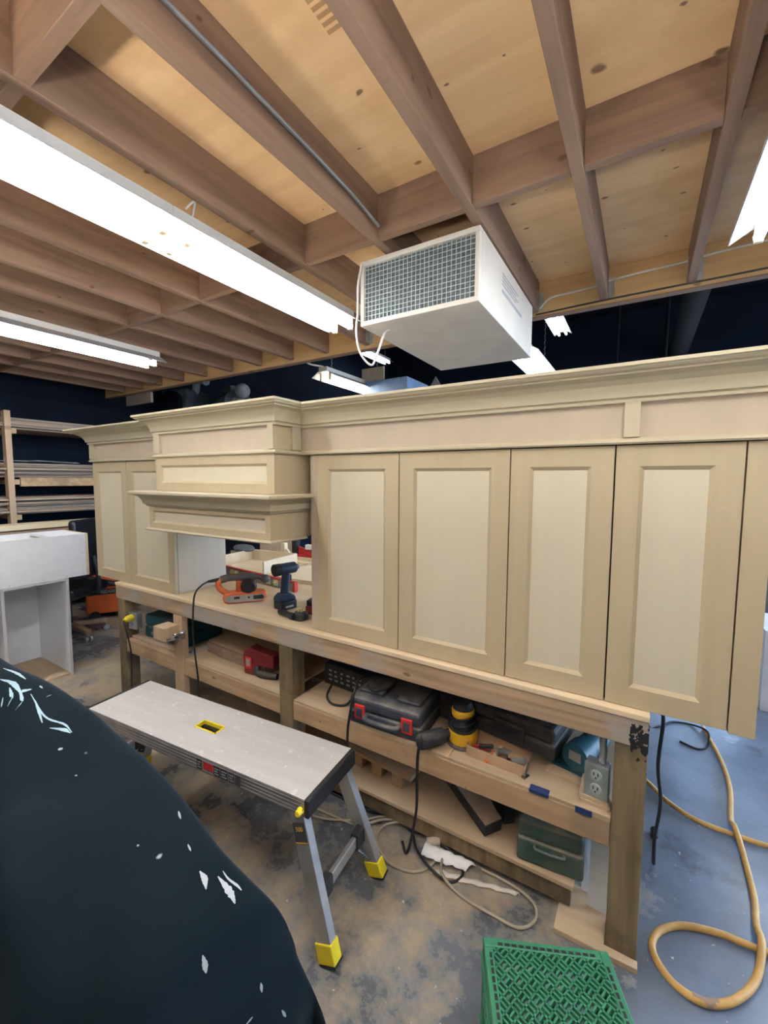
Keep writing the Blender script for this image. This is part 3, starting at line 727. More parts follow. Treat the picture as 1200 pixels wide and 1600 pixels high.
for sx in (-1, 1):
    for sy in (-1, 1):
        top = Vector((sx*.565, sy*(W2-.02), PZ-.05)); foot = Vector((sx*.70, sy*(W2+.015), .055))
        d = (foot-top).normalized()
        mb = MB()
        mb.bar(top, foot, .034, .058, up=(1,0,0))
        lg = mb.build('leg', 'alu', t, bevel=.003)
        MB().bar(foot-d*.012, foot+d*.05, .042, .066, up=(1,0,0)).build('foot', 'bright_yellow', lg, bevel=.004)
        MB().bar(foot+d*.0502, foot+d*.055, .045, .068, up=(1,0,0)).build('rubber_sole', 'black_rubber', lg)
        LP[sx, sy] = (top, foot, d)
        MB().ball((sx*.575,sy*(W2-.03),PZ-.072),.026,(1,1.2,1),12).box((sx*.54,sy*(W2-.012),PZ-.06),(sx*.60,sy*(W2-.05),PZ-.085)).build('hinge', 'black_plastic', lg, smooth=50)
        MB().cyl((sx*(.592),sy*(W2+.0016),PZ-.04),(sx*.592,sy*(W2+.022),PZ-.04),.013,.010,n=8).build('release_knob', 'bright_yellow', lg)
    # spreader between the two legs of one end
    f = .50
    a = LP[sx,-1][0].lerp(LP[sx,-1][1], .68); b = LP[sx,1][0].lerp(LP[sx,1][1], .68)
    sp = MB().bar(a, b, .018, .045).build('spreader', 'alu', t, bevel=.004)
    for p, q in ((a, b), (b, a)):
        e = (q-p).normalized()
        MB().bar(p-e*.012, p+e*.07, .032, .062).cyl(p+e*.012+Vector((0,0,-.018)), p+e*.05+Vector((sx*-.02,0,-.05)), .012, .016, n=10).build('bracket', 'black_dusty', sp, bevel=.003)
    for s in (-1, 1):
        p = LP[sx,s][0].lerp(LP[sx,s][1], .68)+Vector((sx*-.03,-s*.05,-.035)); q = LP[sx,s][0].lerp(LP[sx,s][1], .95)+Vector((0,-s*.016,0))
        MB().bar(p, q, .004, .012, up=(1,0,0)).build('strut', 'chrome', sp)
# stickers on the front rail
for a, b in ((.10,.128),(.19,.222),(.226,.262),(.266,.296),(.30,.325)): MB().box((a,-W2-.0022,PZ-.053),(b,-W2-.0016,PZ-.013)).build('sticker', 'dark_print', t)['label'] = 'black warning sticker'
mb = MB().box((.135,-W2-.0022,PZ-.043),(.187,-W2-.0016,PZ-.016)); mb.build('sticker', 'red_paint', t)['label'] = 'red sticker'
mb = MB()
for a, b in ((.10,.128),(.19,.222),(.226,.262),(.266,.296)):
    for k in range(3): mb.box((a+.005,-W2-.0027,PZ-.022-k*.010),(b-.005-(k % 2)*.006,-W2-.0022,PZ-.026-k*.010))
mb.build('sticker_print', 'grey_print', t)
top, foot, d = LP[1,-1]
p = top.lerp(foot, .10); q = top.lerp(foot, .26)
off = Vector((0,-.0178,0))
MB().bar(p+off, q+off, .001, .05, up=(1,0,0)).build('leg_badge', 'dark_print', t)['label'] = 'black badge reading 500'
zax = -d; yax = Vector((0,-1,0)); xax = Vector((1,0,0)); xax = (xax - zax*xax.dot(zax)).normalized(); yax = zax.cross(xax)
Mt = Matrix.Translation(top.lerp(foot,.15)+off+Vector((0,-.001,0))) @ Matrix((( xax.x,zax.x,-yax.x,0),(xax.y,zax.y,-yax.y,0),(xax.z,zax.z,-yax.z,0),(0,0,0,1)))
text_mesh('500', .02, Mt, .0003).build('badge_number', 'gold_print', t)
MB().bar(top.lerp(foot,.245)+off*1.03, top.lerp(foot,.255)+off*1.03, .001, .05, up=(1,0,0)).build('badge_stripe', 'gold_print', t)

# ------------------------------------------------------------------ green milk crate, upside down
t = thing('milk_crate', 'green plastic milk crate turned upside down on the floor', 'crate', (-.100,.980,0), R(25))
S, H = .165, .28
mb = MB()
cell = .0235; bw = .0045; hi = S-.022
def clipbar(u0, v0, u1, v1):
    """diagonal bar in the crate base clipped to the inner square"""
    c = math.sqrt(.5)
    P = Vector(((u0-v0)*c, (u0+v0)*c)); Q = Vector(((u1-v1)*c, (u1+v1)*c)); D = Q-P
    t0, t1 = 0.0, 1.0
    for i in (0, 1):
        if abs(D[i]) < 1e-9:
            if abs(P[i]) > hi: return
            continue
        a, b = (-hi-P[i])/D[i], (hi-P[i])/D[i]
        if a > b: a, b = b, a
        t0, t1 = max(t0, a), min(t1, b)
    if t1-t0 < 1e-3: return
    A, B = P+D*t0, P+D*t1
    if (B-A).length > .004: mb.bar((A.x,A.y,H-.004),(B.x,B.y,H-.004), bw, .010)
N = 11
for i in range(-N, N+1):
    clipbar(-1, i*cell, 1, i*cell); clipbar(i*cell, -1, i*cell, 1)
for i in range(-N, N):
    for j in range(-N, N):
        u, v = i*cell, j*cell
        if (i+j) % 2: clipbar(u, v+cell/2, u+cell, v+cell/2)
        else: clipbar(u+cell/2, v, u+cell/2, v+cell)
mb.build('base_lattice', 'crate_green', t)
mb = MB()
for k in range(4):
    M = rot('Z', 90*k)
    mb.box((-S+.024,-S,H-.020),(S,-S+.024,H+.002), M)
mb.build('base_rim', 'crate_green', t, bevel=.003)
for k in range(4):
    M = rot('Z', 90*k); mb = MB()
    for i in range(1,15):
        x = -S+.026+i*(2*S-.052)/15
        mb.box((x-.0065,-S+.012,H+.0021),(x+.0065,-S+.019,H+.0028), M)
    mb.build('rim_slots', 'black_plastic', t)['label'] = 'dark slots along the rim'
for k in range(4):
    M = rot('Z', 90*k); mb = MB()
    mb.box((-S,-S,0),(S,-S+.006,.035), M).box((-S,-S-.006,.035),(S,-S+.004,.045), M).box((-S,-S,.12),(S,-S+.006,.15), M).box((-S,-S,H-.05),(S,-S+.006,H-.02), M)
    mb.box((-S,-S-.006,H-.055),(S,-S+.004,H-.047), M)
    for x in (-S, S-.03): mb.box((x,-S,.035),(x+.03,-S+.006,H-.02), M)
    for i in range(9):
        x = -S+.05+i*(2*S-.1)/8
        mb.box((x-.004,-S+.0005,.035),(x+.004,-S+.0055,H-.03), M)
    mb.build('side_wall', 'crate_green', t)

# ------------------------------------------------------------------ foreground: paint-spattered cloth
def cloth():
    """a heavy navy cloth thrown over a low mound: ridge falls towards the right, hem rises at the left"""
    ridge = [(-2.05,.36,1.10),(-1.75,.40,1.04),(-1.6,.43,1.00),(-1.5,.475,.96),(-1.37,.515,.90),(-1.27,.535,.85),(-1.15,.555,.80),(-1.0,.56,.745),(-.86,.56,.68),(-.77,.575,.625),(-.71,.595,.57),(-.69,.612,.50),(-.685,.62,.42),(-.675,.625,.33),(-.665,.63,.20),(-.66,.64,.012)]
    P = spline(ridge, 5)
    mb = MB(); cols = []
    NP, NF = 34, 10
    n = len(P)
    for i, p in enumerate(P):
        u = i/(n-1); col = []
        # near hem: higher at the left end
        hz = max(.012, .42*(1-u*1.7)) if u < .6 else .012
        # near hem position
        hy = p.y - .16 - .36*min(1, (p.z)/.8)
        hx = p.x - .05 - .25*max(0, u-.3)
        for k in range(NF, 0, -1):
            s = k/NF
            y = p.y + .02 + .16*s**.8*min(1, p.z/.3); z = p.z*(1-s**1.6) + .012*s
            x = p.x + .03*math.sin(s*3+i*.4)*s
            col.append((x, y, max(.012, z)))
        for k in range(NP+1):
            s = k/NP
            b = math.sin(s*math.pi/2)            # bulge then fall
            y = p.y + (hy-p.y)*(b**.85); z = p.z + (hz-p.z)*(1-math.cos(s*math.pi/2))**1.05
            x = p.x + (hx-p.x)*s
            fold = .018*math.sin(x*13+y*6+3.5*s+1.5*noise.noise(Vector((x*2,s*2,0)))) + .012*math.sin(x*27-s*6) + .09*(noise.noise(Vector((x*3.4+3,y*3,s*2.2)))) + .03*noise.noise(Vector((x*9,y*9,s*6)))
            a = min(1, s*3.0)*min(1, p.z/.25)
            x += -.25*fold*a; y += -.75*fold*a; z += .55*fold*a
            col.append((x, y, max(.008, z)))
        cols.append([mb.bm.verts.new(c) for c in col])
    for a, b in zip(cols, cols[1:]):
        for k in range(len(a)-1): mb.bm.faces.new((a[k], a[k+1], b[k+1], b[k]))
    # underside so the cloth has a body
    return mb, P
mb, RP = cloth()
cl = thing('paint_cloth', 'dark navy fleece cloth spattered with white paint, draped over a mound in the foreground', 'cloth', (-1.1,.4,0))
fl = mb.build('fleece', 'cloth', cl, world=True, smooth=80, solid=.006, sub=1)
# printed and splashed marks are laid on the surface afterwards (see below)
from mathutils.bvhtree import BVHTree
bpy.context.view_layer.update()
dg = bpy.context.evaluated_depsgraph_get()
bv = BVHTree.FromObject(fl, dg)
off = fl.matrix_world.translation if True else None
def surf(pt, frm):
    o = Vector(frm)-Vector(cl.location); d = (Vector(pt)-Vector(frm)).normalized()
    h = bv.ray_cast(o, d)
    return (h[0]+Vector(cl.location), h[1]) if h[0] is not None else (None, None)
def patch(mb, pts, r0, top=(-1.1,-.6,2.2)):
    """a smear of paint following the cloth along pts (x,y guesses, seen from above-front)"""
    prev = None
    S_ = spline([(*p, 0) if len(p) == 2 else p for p in pts], 6)
    n = len(S_)
    for i, p in enumerate(S_):
        c, nn = surf((p.x, p.y, p.z), top)
        if c is None: prev = None; continue
        d = (S_[min(i+1,n-1)]-S_[max(i-1,0)]).normalized(); sd = d.cross(nn)
        if sd.length < 1e-4: continue
        sd.normalize()
        w = r0*math.sin(math.pi*min(.97, max(.03, i/(n-1))))*(0.75+.5*random.random())+.0008
        cur = []
        for q in (-1, 1):
            c2, n2 = surf(c+sd*(q*w), top)
            cur.append(mb.bm.verts.new((c2 if c2 is not None else c+sd*(q*w))+nn*.0016))
        if prev: mb.bm.faces.new((prev[0], prev[1], cur[1], cur[0]))
        prev = cur
# ------------------------------------------------------------------ hand tools on the bench top
t = thing('belt_sander', 'orange and grey belt sander on the bench top', 'belt sander', (-1.945,1.63,BT), R(50))
mb = MB().prism([(-.115,.012),(-.10,.006),(.10,.006),(.115,.02),(.125,.035),(.112,.058),(.06,.064),(-.06,.066),(-.11,.06),(-.122,.04)], -.04, .04, 'Y')
mb.build('body', 'tool_orange', t, bevel=.006, smooth=40)
mb = MB().prism([(-.09,.012),(.085,.012),(.107,.022),(.11,.038),(.095,.05),(-.09,.05),(-.108,.04),(-.108,.022)], -.0435, -.0405, 'Y')
s = mb.build('side_plate', 'plate_grey', t, bevel=.001)
MB().box((-.06,-.0455,.03),(-.03,-.044,.044)).cyl((.02,-.044,.035),(.02,-.046,.035),.006,n=10).cyl((.09,-.044,.034),(.09,-.05,.034),.013,n=14).box((.045,-.0475,.022),(.085,-.044,.044)).build('plate_detail', 'black_plastic', s)
MB().cyl((.02,-.03,.095),(.02,.035,.095),.045,n=24).cyl((.02,-.031,.095),(.02,-.045,.095),.045,.034,n=24).build('motor_housing', 'black_plastic', t, smooth=40)
MB().tube([(-.10,0,.055),(-.135,0,.085),(-.145,0,.118),(-.125,0,.14)],.017,12).build('rear_grip', 'tool_orange', t, smooth=60)
MB().tube([(-.13,0,.138),(-.09,0,.148),(-.03,0,.148),(.03,0,.146),(.06,0,.14)],.021,12).build('handle', 'tool_grey', t, smooth=60)
MB().tube([(.05,0,.143),(.08,0,.138),(.10,0,.13)],.012,10).ball((.115,0,.128),.024,(1.2,1,1)).build('front_knob', 'tool_grey', t, smooth=60)
MB().box((-.05,-.02,.066),(.06,.02,.13)).build('neck', 'tool_orange', t, bevel=.006)
MB().cyl((-.135,0,.14),(-.20,-.01,.135),.012,.007,n=10).build('cord_guard', 'black_rubber', t, smooth=50)
tag(MB().tube([(-2.073,1.478,.963),(-2.09,1.45,.945),(-2.125,1.432,.90),(-2.145,1.43,.82),(-2.155,1.43,.68),(-2.145,1.43,.55),(-2.125,1.43,.42),(-2.115,1.43,.25),(-2.10,1.44,.08),(-2.06,1.45,.007),(-1.95,1.50,.006)],.005,8).build('sander_cord','cord_black',smooth=50), 'black cord of the belt sander hanging over the bench edge', 'cord')
t = thing('cordless_drill', 'dark blue cordless drill standing on its battery', 'drill', (-1.655,1.665,BT), R(80))
MB().box((-.052,-.042,0),(.045,.042,.048)).build('battery', 'black_plastic', t, bevel=.006)
MB().prism([(-.06,.049),(.046,.049),(.038,.072),(.012,.088),(-.03,.088),(-.055,.072)],-.036,.036,'Y').build('base', 'tool_blue', t, bevel=.006)
MB().tube([(-.008,0,.08),(-.004,0,.12),(.002,0,.165),(.004,0,.2)],.0235,14,step=4).build('grip', 'tool_blue', t, smooth=60)
MB().box((.024,-.008,.15),(.036,.008,.185)).build('trigger', 'black_plastic', t, bevel=.003)
MB().cyl((-.055,0,.222),(.06,0,.222),.032,.031,n=20).ball((-.055,0,.222),.031,(.45,1,1)).build('motor_housing', 'tool_blue', t, smooth=50)
MB().cyl((-.0705,0,.222),(-.04,0,.222),.0335,n=20).build('rear_cap', 'black_plastic', t, smooth=50)
MB().cyl((.06,0,.222),(.085,0,.222),.024,.014,n=18).build('chuck', 'tool_grey', t, smooth=40)
MB().cyl((.085,0,.222),(.16,0,.222),.003,n=8).build('bit', 'chrome', t, smooth=40)
MB().box((.0455,-.02,.012),(.0462,.02,.022)).box((-.03,-.0426,.014),(.02,-.042,.024)).build('battery_mark', 'grey_print', t)
t = thing('tape_measure', 'round black tape measure on the bench edge', 'tape measure', (-1.452,1.567,BT), R(20))
MB().lathe([(.030,0),(.036,.004),(.037,.025),(.034,.040),(.028,.045)], n=24).build('case', 'black_plastic', t, smooth=40)
MB().lathe([(.0265,.0452),(.026,.0475),(.004,.048)], n=24).build('face', 'tool_grey', t, smooth=40)
mb = MB()
for k in range(6):
    M = rot('Z', 60*k); mb.box((.01,-.004,.0482),(.022,.004,.0488), M)
mb.build('face_mark', 'plug_yellow', t)
tag(MB().lathe([(.012,0),(.016,.01),(.015,.1),(.019,.11),(.017,.135)], n=14, M=T(-1.60,1.562,BT+.0195)@rot('Z',-12)@rot('Y',90)).build('torch','black_plastic',smooth=40), 'short black torch lying beside the drill', 'torch')
t = thing('spare_battery', 'dark red battery pack behind the tape measure', 'battery', (-1.452,1.69,BT), R(15))
MB().box((-.05,-.04,0),(.05,.04,.045)).build('pack', 'red_tool', t, bevel=.006)
MB().box((-.045,-.035,.0455),(.045,.035,.075)).build('top', 'black_plastic', t, bevel=.005)
t = thing('spirit_level', 'silver and red spirit level across the bench top', 'level', (-2.235,1.985,BT), math.atan2(-.095,.80))
MB().box((-.41,-.012,0),(.385,.012,.006)).box((-.41,-.006,.006),(.385,.006,.056)).build('beam', 'plate_grey', t)
MB().box((-.41,-.013,.0562),(.385,.013,.063)).build('top_edge', 'red_paint', t)
MB().box((.3855,-.015,0),(.405,.015,.064)).build('end_cap', 'red_latch', t, bevel=.003)
for x in (-.3, -.24, .13, .21):
    f = MB().box((x-.02,-.014,.012),(x+.02,-.0062,.05)).build('vial_frame', 'white_plastic', t, bevel=.002)
    MB().cyl((x-.014,-.0165,.031),(x+.014,-.0165,.031),.006,n=10).build('vial', 'yellow_vial', f, smooth=40)
# open drawer box, loose boards and frames behind
t = thing('drawer_box', 'open pale plywood drawer box on the bench behind the level', 'drawer', (-2.62,2.33,BT), R(6))
for nm, a, b in (('side',(-.24,-.20,0),(-.227,.2,.10)),('side',(.227,-.20,0),(.24,.2,.10)),('front',(-.2265,.187,.001),(.2265,.2,.10)),('base',(-.2265,-.2,0),(.2265,.1865,.01))):
    MB().box(a, b).build(nm, 'pale_ply', t)
def board(name, label, cat, c, size, rz=0, mat='pale_ply', rx=0, ry=0, group=None, bevel=.001):
    o = thing_mesh(name, MB().box((-size[0]/2,-size[1]/2,0),(size[0]/2,size[1]/2,size[2])), mat, bevel)
    o.matrix_basis = T(*c) @ rot('Z', rz) @ rot('X', rx) @ rot('Y', ry)
    return tag(o, label, cat, group)
def thing_mesh(name, mb, mat, bevel=0, smooth=None): return mb.build(name, mat, None, bevel=bevel, smooth=smooth)
poly = [(-.50,-.14),(-.12,-.14),(-.06,-.20),(.3,-.20),(.3,.3),(-.5,.3)]
o = MB().prism(poly, 0, .03, 'Z').build('plywood_sheet', 'pale_ply', bevel=.002); o.matrix_basis = T(-1.70,2.27,BT+.001)@rot('Z',6)
tag(o, 'thick pale plywood panel lying flat behind the drill', 'panel')
fr = thing('wooden_frame', 'pale wooden frame with a corner brace lying behind the drawer box', 'frame', (-2.38,2.66,BT), R(4))
MB().box((-.30,-.09,0),(.38,-.05,.025)).build('rail', 'pale_ply', fr); MB().box((-.30,.06,0),(.38,.10,.025)).build('rail', 'pale_ply', fr)
MB().box((.34,-.0495,0),(.38,.0595,.025)).build('stile', 'pale_ply', fr)
MB().prism([(-.16,0.0255),(-.06,.0255),(-.16,.13)], -.09, -.07, 'Y').build('corner_brace', 'pale_ply', fr)
MB().box((-.215,-.09,.0255),(-.175,-.05,.17)).build('upright', 'pale_ply', fr)
o = MB().lathe([(.06,0),(.105,.012),(.115,.026),(.10,.045),(.05,.056),(.001,.058)], n=28).build('armrest_pad', 'tea_pad', smooth=50)
o.matrix_basis = T(-2.955,2.475,BT+.082)@rot('Z',-20)@Matrix.Diagonal((1.3,.7,.9,1)); tag(o, 'dark grey rounded pad lying on wood scraps at the back of the bench', 'pad')
board('wood_scrap','wood scrap under the dark grey pad','board',(-2.965,2.48,BT+.0005),(.19,.15,.080),-10,'mdf_side')
board('mdf_sheet','upright MDF sheet at the back of the bench behind the drawer box','board',(-2.93,2.87,BT+.0005),(.46,.016,.16),6,'mdf_side')
# mitre saw at the back of the bench
t = thing('mitre_saw', 'red and grey mitre saw at the back of the bench', 'saw', (-2.45,2.86,BT), R(8))
MB().box((-.20,-.06,0),(.34,.06,.03)).prism([(-.20,.0305),(.34,.0305),(.34,.075),(.10,.055),(-.08,.06),(-.2,.10)],.0,.03,'Y').build('base','red_paint',t,bevel=.003)
MB().cyl((.06,.05,.14),(.06,.078,.14),.115,n=28).build('blade_guard','plate_grey',t,smooth=40)
MB().box((-.12,-.01,.0765),(.02,.03,.12)).cyl((-.05,-.012,.10),(-.05,-.016,.10),.02,n=12).build('scale_plate','white_plastic',t,bevel=.002)
mb = MB().bar((.12,-.05,.0),(.17,-.03,.15),.025,.03).bar((.21,-.05,.0),(.17,-.03,.15),.025,.03); mb.build('clamp','blue_clamp',t,bevel=.004)
MB().tube([(-.15,-.08,.01),(.02,-.085,.02),(.12,-.07,.06),(.16,-.06,.10)],.004,6).build('cord','cord_black',t,smooth=50)
MB().box((-.26,-.02,0),(-.205,.04,.17)).build('motor','black_plastic',t,bevel=.006)

# ------------------------------------------------------------------ things on the bench shelf
def case(name, label, x0, x1, y0, y1, z0, h, mat, rz=0, handle='case_black', latch='red_latch', cat='tool case', lid=.5):
    t = thing(name, label, cat, ((x0+x1)/2,(y0+y1)/2,z0), R(rz)); w, d = (x1-x0)/2, (y1-y0)/2
    MB().box((-w,-d,0),(w,d,h*lid-.001)).build('bottom_shell', mat, t, bevel=.012, seg=3)
    MB().box((-w,-d,h*lid+.001),(w,d,h)).build('lid', mat, t, bevel=.018, seg=3)
    return t, w, d
t, w, d = case('tool_case', 'dusty dark navy tool case with two red latches on the bench shelf', -1.085,-.735,1.475,1.77,SZ+.001,.125,'case_navy',3)
for x in (-.115, .115):
    f = MB().box((x-.026,-d-.010,.03),(x+.026,-d-.0005,.095)).build('latch','red_latch',t,bevel=.004)
    MB().box((x-.015,-d-.0125,.042),(x+.015,-d-.0105,.082)).build('latch_grip','case_navy',f,bevel=.001)
MB().tube([(-.082,-d-.002,.05),(-.07,-d-.03,.05),(0,-d-.036,.05),(.07,-d-.03,.05),(.082,-d-.002,.05)],.012,10).build('handle','case_navy',t,smooth=60)
MB().box((-.15,-.10,.1252),(-.03,.10,.14)).box((.04,-.10,.1252),(.15,.10,.14)).build('lid_boss','case_navy',t,bevel=.010,seg=3)
tag(MB().tube([(-1.05,1.42,.20),(-1.06,1.43,.36),(-1.06,1.44,.47),(-1.05,1.47,.60),(-1.07,1.55,.625),(-1.03,1.66,.612),(-.95,1.66,.61),(-.92,1.58,.612),(-.97,1.51,.612),(-1.02,1.53,.612)],.0055,8).build('loose_cord','cord_black',smooth=50), 'black cord coiled on the lid of the navy tool case', 'cord')
# orbital sander
t = thing('orbital_sander', 'yellow and black palm sander with dust canister on the shelf', 'sander', (-.585,1.59,SZ+.001), R(14))
MB().lathe([(.062,0),(.063,.012),(.058,.015)], n=26).build('pad','tool_grey',t,smooth=40)
MB().lathe([(.056,.0155),(.062,.03),(.06,.062),(.05,.068)], n=26).build('skirt','tool_yellow',t,smooth=40)
MB().lathe([(.046,.0685),(.05,.075),(.044,.10),(.036,.113)], n=26).build('body','black_plastic',t,smooth=40)
MB().lathe([(.036,.1135),(.046,.122),(.047,.145),(.043,.152)], n=26).build('head','tool_yellow',t,smooth=40)
MB().lathe([(.042,.1525),(.041,.163),(.03,.176),(.003,.18)], n=26).build('cap','black_dusty',t,smooth=40)
MB().cyl((-.05,-.02,.045),(-.08,-.05,.046),.018,n=14).cyl((-.075,-.045,.046),(-.155,-.115,.046),.030,.033,n=20).ball((-.155,-.115,.046),.033,(.5,.5,1),14).build('dust_canister','black_dusty',t,smooth=50)
mb = MB()
for k in range(3):
    z = .085+k*.018; r = .056-.003*k
    mb.tube([(r*math.cos(a*.5)*1.05,r*math.sin(a*.5)*1.05,z+.012*math.sin(a*.5+k)) for a in range(13)],.004,7,step=3)
mb.build('cord','cord_black',t,smooth=50)
tag(MB().tube([(-.70,1.452,.53),(-.715,1.44,.46),(-.72,1.442,.36),(-.715,1.43,.22),(-.735,1.42,.08),(-.76,1.43,.008),(-.80,1.47,.007)],.006,8).build('loose_cord','cord_black',smooth=50), 'black cord hanging from the shelf down to the floor', 'cord')
# clear bin behind the sander
t = thing('parts_bin', 'dusty dark plastic parts bin behind the sander', 'bin', (-.60,1.80,SZ+.001), R(-4))
MB().box((-.14,-.10,0),(.14,.10,.19)).build('bin','case_black',t,bevel=.006); MB().box((-.15,-.11,.1905),(.15,.11,.205)).build('lid','rack_grey',t,bevel=.004)
# cardboard tray of odds and ends, black case on top
t = thing('cardboard_tray', 'open cardboard tray of odds and ends at the shelf edge', 'box', (-.43,1.575,SZ+.001), R(-2))
mb = MB().box((-.11,-.055,0),(.11,.07,.003)).box((-.11,-.058,0),(.11,-.055,.042)).box((-.113,-.055,0),(-.11,.07,.05)).box((.11,-.055,0),(.113,.07,.03)).box((-.11,.07,0),(.11,.073,.05)); mb.build('tray','cardboard',t)
cols = ['plate_grey','red_paint','case_black','tool_orange','mdf_side','galvanised','black_plastic','cardboard']
for k in range(9):
    a = random.uniform(0, 180); x = -.09+.022*k; y = random.uniform(-.035,.01)
    o = MB().box((-.028,-.007,0),(.028,.007,.014)).build('small_part', cols[k % 8], None, bevel=.002)
    o.matrix_basis = T(-.43+x,1.575+y,SZ+.006+.012*(k % 3)) @ rot('Z', a) @ rot('Y', random.uniform(-12,12))
    tag(o, 'small tool bit lying in the open cardboard tray', 'tool part', 'odds and ends in the cardboard tray')
t, w, d = case('tool_case', 'dusty black tool case lying behind the cardboard tray', -.545,-.205,1.60,1.86,SZ+.053,.12,'case_black',-9)
MB().box((-.06,-d-.012,.03),(.06,-d-.0005,.09)).build('handle','case_black',t,bevel=.005)
MB().box((-.05,-d-.0135,.045),(.05,-d-.0125,.078)).build('handle_recess','black_plastic',t)
tag(MB().bar((-.305,1.53,SZ+.006),(-.318,1.50,SZ+.003),.010,.003).bar((-.318,1.56,SZ+.03),(-.318,1.50,SZ+.005),.014,.004).build('chisel','chrome'), 'small shiny metal blade sticking out beside the cardboard tray', 'tool')
board('plywood_offcut','stack-bottom plywood offcut under the blue grinder','board',(-.165,1.665,SZ+.0006),(.17,.17,.012),-6,'shelf_ply')
board('plywood_offcut','greenish plywood offcut just under the blue grinder','board',(-.16,1.69,SZ+.0132),(.14,.15,.010),-12,'teal_dark')
t = thing('bench_grinder', 'blue grinder with round wheel guard beside the right outlet box', 'grinder', (-.145,1.66,SZ+.0236), R(-20))
MB().cyl((0,-.05,.052),(0,.015,.052),.05,n=26).build('wheel_guard','teal',t,smooth=40)
MB().cyl((0,.0155,.055),(0,.15,.055),.042,n=22).build('motor','teal',t,smooth=40)
MB().box((-.022,-.0525,.04),(.022,-.0505,.075)).build('label_plate','plate_grey',t)
MB().box((-.035,-.03,0),(.035,.12,.012)).build('foot','teal_dark',t)
t = thing('tin_lid', 'round shiny tin hanging under the bench edge near the right leg', 'tin', (-.20,1.60,.662))
MB().lathe([(.04,.048),(.046,.05),(.046,.0593)], n=24).build('rim','chrome',t,smooth=40)
MB().lathe([(.001,.012),(.026,.012),(.034,.02),(.036,.0475),(.03,.0475)], n=24).build('cup','white_plastic',t,smooth=40)
# left-hand half of the shelf
t, w, d = case('tool_case','teal tool case on the shelf between left leg and stud', -2.88,-2.44,1.56,1.84,SZ+.001,.16,'teal_dark',4)
MB().tube([(-.10,-d-.002,.06),(-.09,-d-.03,.05),(.0,-d-.034,.045),(.09,-d-.03,.05),(.10,-d-.002,.06)],.010,10).build('handle','tool_grey',t,smooth=60)
o = MB().ball((0,0,.11),.15,(1.1,.75,.73),18).build('tool_bag','black_dusty',smooth=70); o.matrix_basis = T(-2.40,1.98,SZ); tag(o,'black soft bag behind the bench stud','bag')
board('mdf_panel_stack','thick MDF slab lying on the shelf left of the red tool','slab',(-1.99,1.79,SZ+.001),(.56,.40,.062),-4,'rack_board')
board('mdf_offcut','thin MDF sheet on top of the thick MDF slab','board',(-2.0,1.80,SZ+.0635),(.55,.39,.010),-4,'shelf_ply')
t = thing('power_tool', 'red tool housing with grey window at the shelf edge', 'tool', (-1.755,1.575,SZ+.001), R(8))
MB().prism([(-.10,0),(-.03,0),(-.025,.03),(.0,.06),(.10,.06),(.10,.13),(.0,.14),(-.06,.155),(-.10,.14),(-.11,.10)],-.03,.04,'Y').build('housing','red_tool',t,bevel=.008)
MB().box((-.088,-.034,.035),(-.045,-.0305,.10)).build('window_frame','red_latch',t,bevel=.001); MB().box((-.08,-.036,.05),(-.054,-.0342,.09)).build('window','plate_grey',t)
MB().tube([(-.02,-.02,.045),(.0,-.03,.02),(.06,-.03,.018),(.12,-.02,.018)],.017,10).build('grip','black_dusty',t,smooth=60)
board('metal_box','small grey metal box between the red tool and the middle leg','box',(-1.56,1.60,SZ+.0006),(.07,.07,.12),0,'galvanised',bevel=.003)
t = thing('carton', 'black printed carton with red side right of the middle leg', 'box', (-1.235,1.78,SZ+.001), R(-3))
MB().box((-.16,-.10,0),(.16,.10,.11)).build('carton','case_black',t,bevel=.002)
MB().box((-.1615,-.099,.002),(-.1602,.099,.108)).build('red_side','red_paint',t)
mb = MB()
for r in range(3):
    for k in range(6): mb.box((-.13+k*.04,-.1012,.025+r*.024),(-.108+k*.04-(k*r % 3)*.005,-.1003,.035+r*.024))
mb.build('print','grey_print',t)
board('blue_carton','dark blue carton on top of the black printed carton','box',(-1.25,1.80,SZ+.1116),(.26,.16,.08),2,'tape_blue')
board('tool_box','teal box at the back right of the black carton','box',(-.93,2.0,SZ+.001),(.26,.18,.17),5,'teal_dark',bevel=.006)
tag(MB().tube([(-1.30,1.62,.50),(-1.28,1.56,.475),(-1.22,1.53,.466),(-1.16,1.56,.468),(-1.15,1.62,.50)],.006,8).build('loose_cord','cord_black',smooth=50),'black cord loop in front of the black carton','cord')

# ------------------------------------------------------------------ bottom shelf
BZ = .118
t, w, d = case('tool_case','dusty dark green case on the bottom shelf by the right leg', -.355,-.125,1.535,1.86,BZ+.001,.165,'case_green',5, lid=.58)
MB().tube([(-.05,-d-.002,.08),(-.04,-d-.018,.08),(.04,-d-.018,.08),(.05,-d-.002,.08)],.006,8).build('handle','case_green',t,smooth=60)
def plank(label, p, q, w, h, mat):
    o = MB().bar((0,0,0), Vector(q)-Vector(p), w, h).build('plank', mat, None, bevel=.003); o.matrix_basis = T(*p); return tag(o, label, 'board')
o = thing('channel_plank','dark-sided plank leaning on the bottom shelf, end towards the green case','board',(-.44,1.60,BZ))
MB().bar((-.445,1.585,BZ+.029),(-.95,1.93,BZ+.10),.085,.05).build('core','black_dusty',o,world=True,bevel=.003)
MB().bar((-.445,1.585,BZ+.0565),(-.95,1.93,BZ+.1275),.083,.004).build('dusty_top','dark_plank',o,world=True)
plank('black plank behind the dark-sided plank on the bottom shelf', (-.40,1.66,BZ+.055),(-.80,2.10,BZ+.10),.05,.09,'black_dusty')
t = thing('pallet_scrap','broken pallet piece on the bottom shelf at left','pallet',(-1.02,1.72,BZ),R(-5))
